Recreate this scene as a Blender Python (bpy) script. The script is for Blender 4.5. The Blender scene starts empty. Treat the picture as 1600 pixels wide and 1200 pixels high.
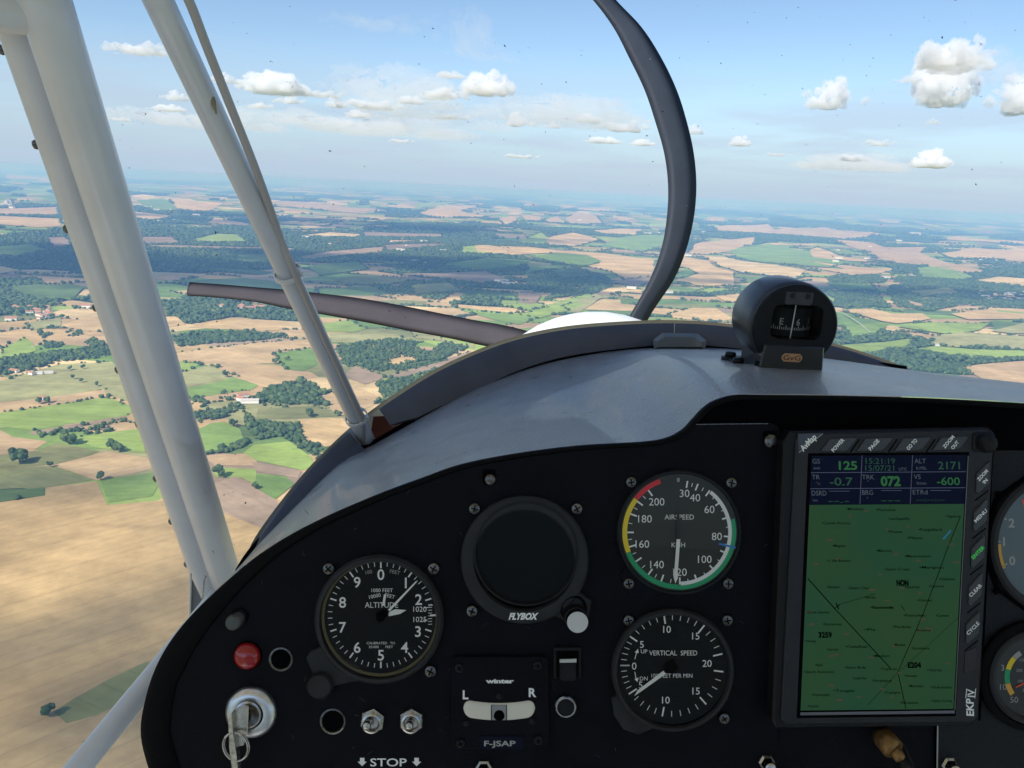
import bpy, bmesh, math, random
import numpy as np
from mathutils import Vector, Matrix, noise

random.seed(7)
R = math.radians
SC = bpy.context.scene
COL = SC.collection

# ------------------------------------------------------------------ camera
W_PX, H_PX, F_PX = 1600.0, 1200.0, 1202.0
cam_data = bpy.data.cameras.new('camera')
cam = bpy.data.objects.new('camera', cam_data)
COL.objects.link(cam)
cam_data.sensor_width = 36.0
cam_data.lens = 36.0 * F_PX / W_PX
cam_data.clip_start = 0.02
cam_data.clip_end = 300000.0
MC = (Matrix.Rotation(R(90 - 14.2), 4, 'X') @ Matrix.Rotation(R(2.86), 4, 'Z'))
cam.matrix_world = MC
SC.camera = cam

# ------------------------------------------------------------------ light
SUN_AZ, SUN_EL = 210.0, 42.0          # degrees clockwise from the flight direction (+Y)
SUN_DIR = Vector((math.sin(R(SUN_AZ)) * math.cos(R(SUN_EL)), math.cos(R(SUN_AZ)) * math.cos(R(SUN_EL)), math.sin(R(SUN_EL))))
sun_data = bpy.data.lights.new('sun', 'SUN')
sun_data.energy = 4.4
sun_data.angle = R(0.53)
sun_data.color = (1.0, 0.95, 0.87)
sun = bpy.data.objects.new('sun', sun_data)
COL.objects.link(sun)
sun.rotation_euler = SUN_DIR.to_track_quat('Z', 'Y').to_euler()
sun.location = (0, 0, 20)

SC.view_settings.view_transform = 'Standard'
SC.view_settings.look = 'None'
SC.view_settings.gamma = 1.0
SC.view_settings.exposure = 0.42
SC.view_settings.use_curve_mapping = False
SC.render.engine = 'CYCLES'
SC.cycles.use_denoising = True
SC.cycles.max_bounces = 14
SC.cycles.diffuse_bounces = 3
SC.cycles.glossy_bounces = 3
SC.cycles.transmission_bounces = 4
SC.cycles.transparent_max_bounces = 16
SC.cycles.volume_bounces = 12
SC.cycles.sample_clamp_indirect = 6.0
SC.cycles.caustics_reflective = False
SC.cycles.caustics_refractive = False


def nodes_of(tree):
    tree.nodes.clear()
    return tree.nodes, tree.links


world = bpy.data.worlds.new('World')
SC.world = world
world.use_nodes = True
N, L = nodes_of(world.node_tree)


def nd(nodes, t, **kw):
    n = nodes.new(t)
    for k, v in kw.items():
        if k.startswith('i_'):
            n.inputs[int(k[2:])].default_value = v
        else:
            setattr(n, k, v)
    return n


sky = nd(N, 'ShaderNodeTexSky', sky_type='NISHITA', sun_disc=False, sun_elevation=R(SUN_EL), sun_rotation=R(SUN_AZ),
         altitude=400.0, air_density=1.0, dust_density=0.15, ozone_density=3.0)
bg = nd(N, 'ShaderNodeBackground')
bg.inputs['Strength'].default_value = 0.108
wout = nd(N, 'ShaderNodeOutputWorld')
# thin high veils of cloud: noise over the direction, projected on a flat layer
tc = nd(N, 'ShaderNodeTexCoord')
sep = nd(N, 'ShaderNodeSeparateXYZ')
L.new(tc.outputs['Generated'], sep.inputs[0])
zz = nd(N, 'ShaderNodeMath', operation='MAXIMUM', i_1=0.0)
L.new(sep.outputs['Z'], zz.inputs[0])
za = nd(N, 'ShaderNodeMath', operation='ADD', i_1=0.06)
L.new(zz.outputs[0], za.inputs[0])
dx = nd(N, 'ShaderNodeMath', operation='DIVIDE'); L.new(sep.outputs['X'], dx.inputs[0]); L.new(za.outputs[0], dx.inputs[1])
dy = nd(N, 'ShaderNodeMath', operation='DIVIDE'); L.new(sep.outputs['Y'], dy.inputs[0]); L.new(za.outputs[0], dy.inputs[1])
cmb = nd(N, 'ShaderNodeCombineXYZ'); L.new(dx.outputs[0], cmb.inputs[0]); L.new(dy.outputs[0], cmb.inputs[1])
cn = nd(N, 'ShaderNodeTexNoise'); cn.inputs['Scale'].default_value = 0.55; cn.inputs['Detail'].default_value = 8.0
cn.inputs['Roughness'].default_value = 0.55; cn.inputs['Distortion'].default_value = 0.35
L.new(cmb.outputs[0], cn.inputs['Vector'])
cr = nd(N, 'ShaderNodeMapRange'); cr.inputs['From Min'].default_value = 0.44; cr.inputs['From Max'].default_value = 0.60
cr.inputs['To Max'].default_value = 0.5
L.new(cn.outputs['Fac'], cr.inputs['Value'])
fade = nd(N, 'ShaderNodeMapRange'); fade.inputs['From Min'].default_value = 0.155; fade.inputs['From Max'].default_value = 0.10
L.new(sep.outputs['Z'], fade.inputs['Value'])
fm = nd(N, 'ShaderNodeMath', operation='MULTIPLY'); L.new(cr.outputs[0], fm.inputs[0]); L.new(fade.outputs[0], fm.inputs[1])
mix = nd(N, 'ShaderNodeMix', data_type='RGBA')
mix.inputs[7].default_value = (3.7, 4.35, 5.5, 1)
L.new(fm.outputs[0], mix.inputs[0])
hzr = nd(N, 'ShaderNodeMapRange', interpolation_type='SMOOTHSTEP'); hzr.inputs['From Min'].default_value = 0.165; hzr.inputs['From Max'].default_value = -0.01
hzr.inputs['To Max'].default_value = 0.95
L.new(sep.outputs['Z'], hzr.inputs['Value'])
hmix = nd(N, 'ShaderNodeMix', data_type='RGBA')
hmix.inputs[7].default_value = (3.05, 4.1, 5.3, 1)
L.new(hzr.outputs[0], hmix.inputs[0]); L.new(sky.outputs[0], hmix.inputs[6]); L.new(hmix.outputs[2], mix.inputs[6])
L.new(mix.outputs[2], bg.inputs['Color'])
L.new(bg.outputs[0], wout.inputs['Surface'])

# ------------------------------------------------------------------ helpers
HGT = 350.0                            # metres from the camera down to the fields
MC3 = MC.to_3x3()


def ray(px, py):
    return MC3 @ Vector(((px - 800.0) / F_PX, -(py - 600.0) / F_PX, -1.0))


def G(px, py, z=0.0):
    """the point of the flat land seen at this place of the photograph"""
    d = ray(px, py)
    t = -(HGT - z) / d.z
    return Vector((d.x * t, d.y * t, -HGT + z))


def P(px, py, d):
    """a point d metres ahead of the camera, in the cabin's own axes (x right, y up, -z forward)"""
    return Vector(((px - 800.0) / F_PX * d, -(py - 600.0) / F_PX * d, -d))


def tag(o, label=None, cat=None, group=None, kind=None):
    if label: o['label'] = label
    if cat: o['category'] = cat
    if group: o['group'] = group
    if kind: o['kind'] = kind
    return o


def link(name, me, mats=None, parent=None):
    o = bpy.data.objects.new(name, me)
    COL.objects.link(o)
    if mats is not None:
        if not isinstance(mats, (list, tuple)): mats = [mats]
        if len(me.materials) == 0:
            for m in mats: me.materials.append(m)
    if parent is not None:
        o.parent = parent
    return o


def mesh(name, vs, fs, mats=None, parent=None, smooth=False, mi=None):
    me = bpy.data.meshes.new(name)
    me.from_pydata([tuple(v) for v in vs], [], [tuple(f) for f in fs])
    if mi is not None: me.polygons.foreach_set('material_index', mi)
    me.update()
    if smooth: me.shade_smooth()
    return link(name, me, mats, parent)


def empty(name, mw=None, parent=None):
    o = bpy.data.objects.new(name, None)
    COL.objects.link(o)
    o.empty_display_size = 0.02
    if parent is not None: o.parent = parent
    if mw is not None:
        o.matrix_world = mw
    return o


def mat(name, col=(0.5, 0.5, 0.5), rough=0.5, metal=0.0, spec=0.5, emit=None, estr=1.0, bump=0.0, bscale=300.0, var=0.0, vscale=40.0, coat=0.0):
    m = bpy.data.materials.new(name)
    m.use_nodes = True
    n, l = nodes_of(m.node_tree)
    out = n.new('ShaderNodeOutputMaterial')
    b = n.new('ShaderNodeBsdfPrincipled')
    b.inputs['Base Color'].default_value = (*col, 1)
    b.inputs['Roughness'].default_value = rough
    b.inputs['Metallic'].default_value = metal
    b.inputs['Specular IOR Level'].default_value = spec
    b.inputs['Coat Weight'].default_value = coat
    if emit:
        b.inputs['Emission Color'].default_value = (*emit, 1)
        b.inputs['Emission Strength'].default_value = estr
    l.new(b.outputs[0], out.inputs['Surface'])
    if bump or var:
        t = n.new('ShaderNodeTexCoord')
        if var:
            nz = nd(n, 'ShaderNodeTexNoise'); nz.inputs['Scale'].default_value = vscale; nz.inputs['Detail'].default_value = 6
            l.new(t.outputs['Object'], nz.inputs['Vector'])
            mr = nd(n, 'ShaderNodeMapRange')
            mr.inputs['From Min'].default_value = 0.3; mr.inputs['From Max'].default_value = 0.7
            mr.inputs['To Min'].default_value = 1 - var; mr.inputs['To Max'].default_value = 1 + var
            l.new(nz.outputs['Fac'], mr.inputs['Value'])
            hm = nd(n, 'ShaderNodeMix', data_type='RGBA', blend_type='MULTIPLY')
            hm.inputs[0].default_value = 1.0
            hm.inputs[6].default_value = (*col, 1)
            l.new(mr.outputs[0], hm.inputs[7])
            l.new(hm.outputs[2], b.inputs['Base Color'])
            rm = nd(n, 'ShaderNodeMath', operation='MULTIPLY', i_1=rough)
            l.new(mr.outputs[0], rm.inputs[0]); l.new(rm.outputs[0], b.inputs['Roughness'])
        if bump:
            nb = nd(n, 'ShaderNodeTexNoise'); nb.inputs['Scale'].default_value = bscale; nb.inputs['Detail'].default_value = 4
            l.new(t.outputs['Object'], nb.inputs['Vector'])
            bp = n.new('ShaderNodeBump'); bp.inputs['Strength'].default_value = bump; bp.inputs['Distance'].default_value = 0.001
            l.new(nb.outputs['Fac'], bp.inputs['Height']); l.new(bp.outputs[0], b.inputs['Normal'])
    return m


# ------------------------------------------------------------------ haze: the air itself
hz = bpy.data.materials.new('haze')
hz.use_nodes = True
n, l = nodes_of(hz.node_tree)
ho = n.new('ShaderNodeOutputMaterial'); pv = n.new('ShaderNodeVolumePrincipled')
pv.inputs['Color'].default_value = (0.225, 0.47, 0.93, 1)
pv.inputs['Absorption Color'].default_value = (0.62, 0.62, 0.25, 1)
pv.inputs['Density'].default_value = 1.4e-4
pv.inputs['Anisotropy'].default_value = 0.0
l.new(pv.outputs[0], ho.inputs['Volume'])
X, Y0, Y1, Z0, Z1 = 120000.0, -20000.0, 125000.0, -HGT - 60, 6.0
vs = [(sx * X, y, z) for z in (Z0, Z1) for (sx, y) in ((-1, Y0), (1, Y0), (1, Y1), (-1, Y1))]
haze = mesh('haze', vs, [(0, 3, 2, 1), (4, 5, 6, 7), (0, 1, 5, 4), (1, 2, 6, 5), (2, 3, 7, 6), (3, 0, 4, 7)], hz)
tag(haze, 'pale blue summer haze filling the air over the fields', None, None, 'stuff')

# ------------------------------------------------------------------ land
def relief(x, y):
    r = math.hypot(x, y)
    w = min(max((r - 2300.0) / 3500.0, 0.0), 1.0)
    if w <= 0: return 0.0
    h = noise.noise(Vector((x / 2600.0, y / 1500.0, 3.1))) * 0.62 + noise.noise(Vector((x / 1100.0, y / 700.0, 7.7))) * 0.3
    return max(0.0, (h + 0.42)) * 62.0 * w * (1.0 + min(r / 30000.0, 1.2))


def voronoi(nx, ny, jit, rng):
    """Cells of a jittered unit grid, clipped by their neighbours' bisectors."""
    sx = np.arange(nx)[:, None] + 0.5 + (rng.random((nx, ny)) - 0.5) * jit
    sy = np.arange(ny)[None, :] + 0.5 + (rng.random((nx, ny)) - 0.5) * jit
    sx = sx.tolist(); sy = sy.tolist()
    cells = []
    for i in range(nx):
        for j in range(ny):
            cx, cy = sx[i][j], sy[i][j]
            poly = [(cx - 2, cy - 2), (cx + 2, cy - 2), (cx + 2, cy + 2), (cx - 2, cy + 2)]
            for a in range(max(0, i - 2), min(nx, i + 3)):
                for b in range(max(0, j - 2), min(ny, j + 3)):
                    if a == i and b == j: continue
                    qx, qy = sx[a][b], sy[a][b]
                    mx, my, ux, uy = (cx + qx) / 2, (cy + qy) / 2, qx - cx, qy - cy
                    out = []
                    k = len(poly)
                    ds = [(p[0] - mx) * ux + (p[1] - my) * uy for p in poly]
                    if max(ds) <= 0: continue
                    for t in range(k):
                        p, q, dp, dq = poly[t], poly[(t + 1) % k], ds[t], ds[(t + 1) % k]
                        if dp <= 0: out.append(p)
                        if dp * dq < 0:
                            s = dp / (dp - dq)
                            out.append((p[0] + (q[0] - p[0]) * s, p[1] + (q[1] - p[1]) * s))
                    poly = out
            cells.append((cx, cy, poly))
    return cells


STRAW = [(0.57, 0.395, 0.195), (0.53, 0.37, 0.195), (0.47, 0.325, 0.18), (0.62, 0.455, 0.235), (0.47, 0.325, 0.155)]
BROWN = [(0.31, 0.225, 0.155), (0.28, 0.205, 0.15), (0.36, 0.26, 0.175)]
GREEN = [(0.175, 0.265, 0.07), (0.215, 0.31, 0.08), (0.15, 0.225, 0.07), (0.28, 0.365, 0.09), (0.115, 0.17, 0.062)]
OLIVE = [(0.25, 0.25, 0.10), (0.35, 0.335, 0.15), (0.23, 0.23, 0.095)]
WOODF = [(0.035, 0.065, 0.028), (0.04, 0.075, 0.03), (0.05, 0.08, 0.035)]


def wood_noise(x, y):
    return noise.noise(Vector((x / 1500.0 + 5.2, y / 1900.0, 0.4))) + 0.55 * noise.noise(Vector((x / 480.0, y / 620.0, 9.3)))


def pick_class(x, y, rng):
    r = math.hypot(x, y)
    wn = wood_noise(x, y)
    t = rng.random()
    dry = noise.noise(Vector((x / 4200.0, y / 4200.0, 21.0)))
    # the land is greener on the right in the middle distance and wooded on the left
    bias = 0.20 if (x < 300 and 2600 < r < 7500) else 0.0
    if r < 2000 and wn < 0.75: wn = -1
    if wn + bias > 0.16 + (0.0 if r < 20000 else -0.05): return 'W'
    fr_ = -0.10 if r > 7600 else 0.0
    if t < 0.36 + dry * 0.5 - bias + fr_: return 'S'
    if t < 0.43 + dry * 0.3 + fr_: return 'B'
    if t < 0.80: return 'G'
    if t < 0.95: return 'O'
    return 'W'


CLS = {'S': STRAW, 'B': BROWN, 'G': GREEN, 'O': OLIVE, 'W': WOODF}

land_mat = bpy.data.materials.new('farmland')
land_mat.use_nodes = True
n, l = nodes_of(land_mat.node_tree)
o_ = n.new('ShaderNodeOutputMaterial'); b_ = n.new('ShaderNodeBsdfPrincipled')
b_.inputs['Roughness'].default_value = 1.0
b_.inputs['Specular IOR Level'].default_value = 0.0
at = nd(n, 'ShaderNodeAttribute', attribute_name='Col')
geo = n.new('ShaderNodeNewGeometry')
n1 = nd(n, 'ShaderNodeTexNoise'); n1.inputs['Scale'].default_value = 0.006; n1.inputs['Detail'].default_value = 7; n1.inputs['Roughness'].default_value = 0.6
n1.inputs['Distortion'].default_value = 0.8
n2 = nd(n, 'ShaderNodeTexNoise'); n2.inputs['Scale'].default_value = 0.05; n2.inputs['Detail'].default_value = 5; n2.inputs['Roughness'].default_value = 0.65
l.new(geo.outputs['Position'], n1.inputs['Vector']); l.new(geo.outputs['Position'], n2.inputs['Vector'])
mp = nd(n, 'ShaderNodeMapping'); mp.inputs['Rotation'].default_value = (0, 0, R(-14)); mp.inputs['Scale'].default_value = (0.0022, 0.028, 0.01)
l.new(geo.outputs['Position'], mp.inputs['Vector'])
n3 = nd(n, 'ShaderNodeTexNoise'); n3.inputs['Scale'].default_value = 1.0; n3.inputs['Detail'].default_value = 6
l.new(mp.outputs[0], n3.inputs['Vector'])
m1 = nd(n, 'ShaderNodeMapRange'); m1.inputs['From Min'].default_value = 0.3; m1.inputs['From Max'].default_value = 0.7; m1.inputs['To Min'].default_value = 0.74; m1.inputs['To Max'].default_value = 1.26
m2 = nd(n, 'ShaderNodeMapRange'); m2.inputs['From Min'].default_value = 0.3; m2.inputs['From Max'].default_value = 0.7; m2.inputs['To Min'].default_value = 0.86; m2.inputs['To Max'].default_value = 1.14
m3 = nd(n, 'ShaderNodeMapRange'); m3.inputs['From Min'].default_value = 0.3; m3.inputs['From Max'].default_value = 0.7; m3.inputs['To Min'].default_value = 0.86; m3.inputs['To Max'].default_value = 1.16
l.new(n1.outputs['Fac'], m1.inputs['Value']); l.new(n2.outputs['Fac'], m2.inputs['Value']); l.new(n3.outputs['Fac'], m3.inputs['Value'])
q1 = nd(n, 'ShaderNodeMath', operation='MULTIPLY'); l.new(m1.outputs[0], q1.inputs[0]); l.new(m2.outputs[0], q1.inputs[1])
q2 = nd(n, 'ShaderNodeMath', operation='MULTIPLY'); l.new(q1.outputs[0], q2.inputs[0]); l.new(m3.outputs[0], q2.inputs[1])
def mth(op, a, b):
    m_ = nd(n, 'ShaderNodeMath', operation=op)
    for k_, q in ((0, a), (1, b)):
        if q is None: continue
        if isinstance(q, (int, float)): m_.inputs[k_].default_value = q
        else: l.new(q, m_.inputs[k_])
    return m_.outputs[0]


sp_ = n.new('ShaderNodeSeparateXYZ'); l.new(geo.outputs['Position'], sp_.inputs[0])
ang_ = mth('ADD', mth('MULTIPLY', at.outputs['Alpha'], 1.6), -0.8)
wob = mth('MULTIPLY', n1.outputs['Fac'], 7.0)
co_ = mth('ADD', mth('ADD', mth('MULTIPLY', sp_.outputs[0], mth('SINE', ang_, None)), mth('MULTIPLY', sp_.outputs[1], mth('COSINE', ang_, None))), wob)
line_ = mth('LESS_THAN', mth('FRACT', mth('MULTIPLY', co_, 1 / 19.0), None), 0.085)
swath = mth('SINE', mth('MULTIPLY', co_, 0.52), None)
strp = mth('ADD', mth('SUBTRACT', 1.0, mth('MULTIPLY', line_, 0.11)), mth('MULTIPLY', swath, 0.025))
q3 = nd(n, 'ShaderNodeMath', operation='MULTIPLY'); l.new(q2.outputs[0], q3.inputs[0]); l.new(strp, q3.inputs[1]); q2 = q3
mm = nd(n, 'ShaderNodeMix', data_type='RGBA', blend_type='MULTIPLY'); mm.inputs[0].default_value = 1.0
l.new(at.outputs['Color'], mm.inputs[6]); l.new(q2.outputs[0], mm.inputs[7])
l.new(mm.outputs[2], b_.inputs['Base Color']); l.new(b_.outputs[0], o_.inputs['Surface'])


def colored(name, vs, fs, cols, m, parent=None):
    o = mesh(name, vs, fs, m, parent)
    ca = o.data.attributes.new('Col', 'FLOAT_COLOR', 'FACE')
    ca.data.foreach_set('color', np.array([(c if len(c) == 4 else (*c, 0.3)) for c in cols], dtype=np.float32).ravel())
    return o


rng = np.random.default_rng(11)
rr = random.Random(5)
hedge_edges = []
wood_cells = []
vs, fs, cols = [], [], []


def add_cell(poly, cx, cy, dz):
    c = pick_class(cx, cy, rr)
    base = CLS[c][rr.randrange(len(CLS[c]))]
    k = rr.uniform(0.88, 1.12)
    base = (*[v * k for v in base], rr.random())
    i0 = len(vs)
    vs.append((cx, cy, -HGT + relief(cx, cy) + dz))
    for (x, y) in poly: vs.append((x, y, -HGT + relief(x, y) + dz))
    m_ = len(poly)
    for t in range(m_):
        fs.append((i0, i0 + 1 + t, i0 + 1 + (t + 1) % m_)); cols.append(base)
    return c


CS, CY = 190.0, 105.0
nx, ny = 96, 82
for (u, v, poly) in voronoi(nx, ny, 0.85, rng):
    X_ = (u - nx / 2) * CS; Y_ = (v - 2) * CY
    r = math.hypot(X_, Y_)
    if r > 8400 or abs(math.atan2(X_, max(Y_, 1))) > R(52) and r > 900: continue
    ang = 0.35
    pl = []
    for (a, b) in poly:
        x, y = (a - nx / 2) * CS, (b - 2) * CY
        x += 55 * noise.noise(Vector((x / 420, y / 420, 1.0))); y += 55 * noise.noise(Vector((x / 420, y / 420, 4.0)))
        pl.append((x, y))
    c = add_cell(pl, X_, Y_, 0.0)
    if c == 'W': wood_cells.append((pl, X_, Y_))
    elif r < 6500 and rr.random() < 0.75:
        k0 = rr.randrange(len(pl))
        hedge_edges.append((pl[k0], pl[(k0 + 1) % len(pl)]))
        if rr.random() < 0.4: hedge_edges.append((pl[k0 - 1], pl[k0]))
ground = colored('ground', vs, fs, cols, land_mat)
tag(ground, kind='structure')
# far land: cells that widen with distance
vs, fs, cols = [], [], []
DT, DR = 0.017, 0.036
nu = int(R(104) / DT); nv = int(math.log(92000 / 7600.0) / DR)
far_woods = []
for (u, v, poly) in voronoi(nu, nv, 0.9, rng):
    def mpf(a, b):
        b = max(b, 0.0)
        th = (a - nu / 2) * DT; r = 7600.0 * math.exp(b * DR)
        return r * math.sin(th), r * math.cos(th)
    cx, cy = mpf(u, v)
    c = add_cell([mpf(a, b) for a, b in poly][::-1], cx, cy, -1.5)
    if c == 'W' and math.hypot(cx, cy) < 14000: far_woods.append(([mpf(a, b) for a, b in poly], cx, cy))
far_land = colored('distant_ground', vs, fs, cols, land_mat)
tag(far_land, kind='structure')
# the sheet under everything, out to the horizon on all sides
nseg = 96
vs = [(0, 0, -HGT - 8)] + [(118000 * math.cos(t * 2 * math.pi / nseg), min(max(118000 * math.sin(t * 2 * math.pi / nseg), -19000), 124000), -HGT - 8) for t in range(nseg)]
base_mat = mat('dull_farmland', (0.17, 0.18, 0.09), 1.0, spec=0.0, var=0.5, vscale=0.0005)
tag(mesh('terrain', vs, [(0, 1 + t, 1 + (t + 1) % nseg) for t in range(nseg)], base_mat), kind='structure')
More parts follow.
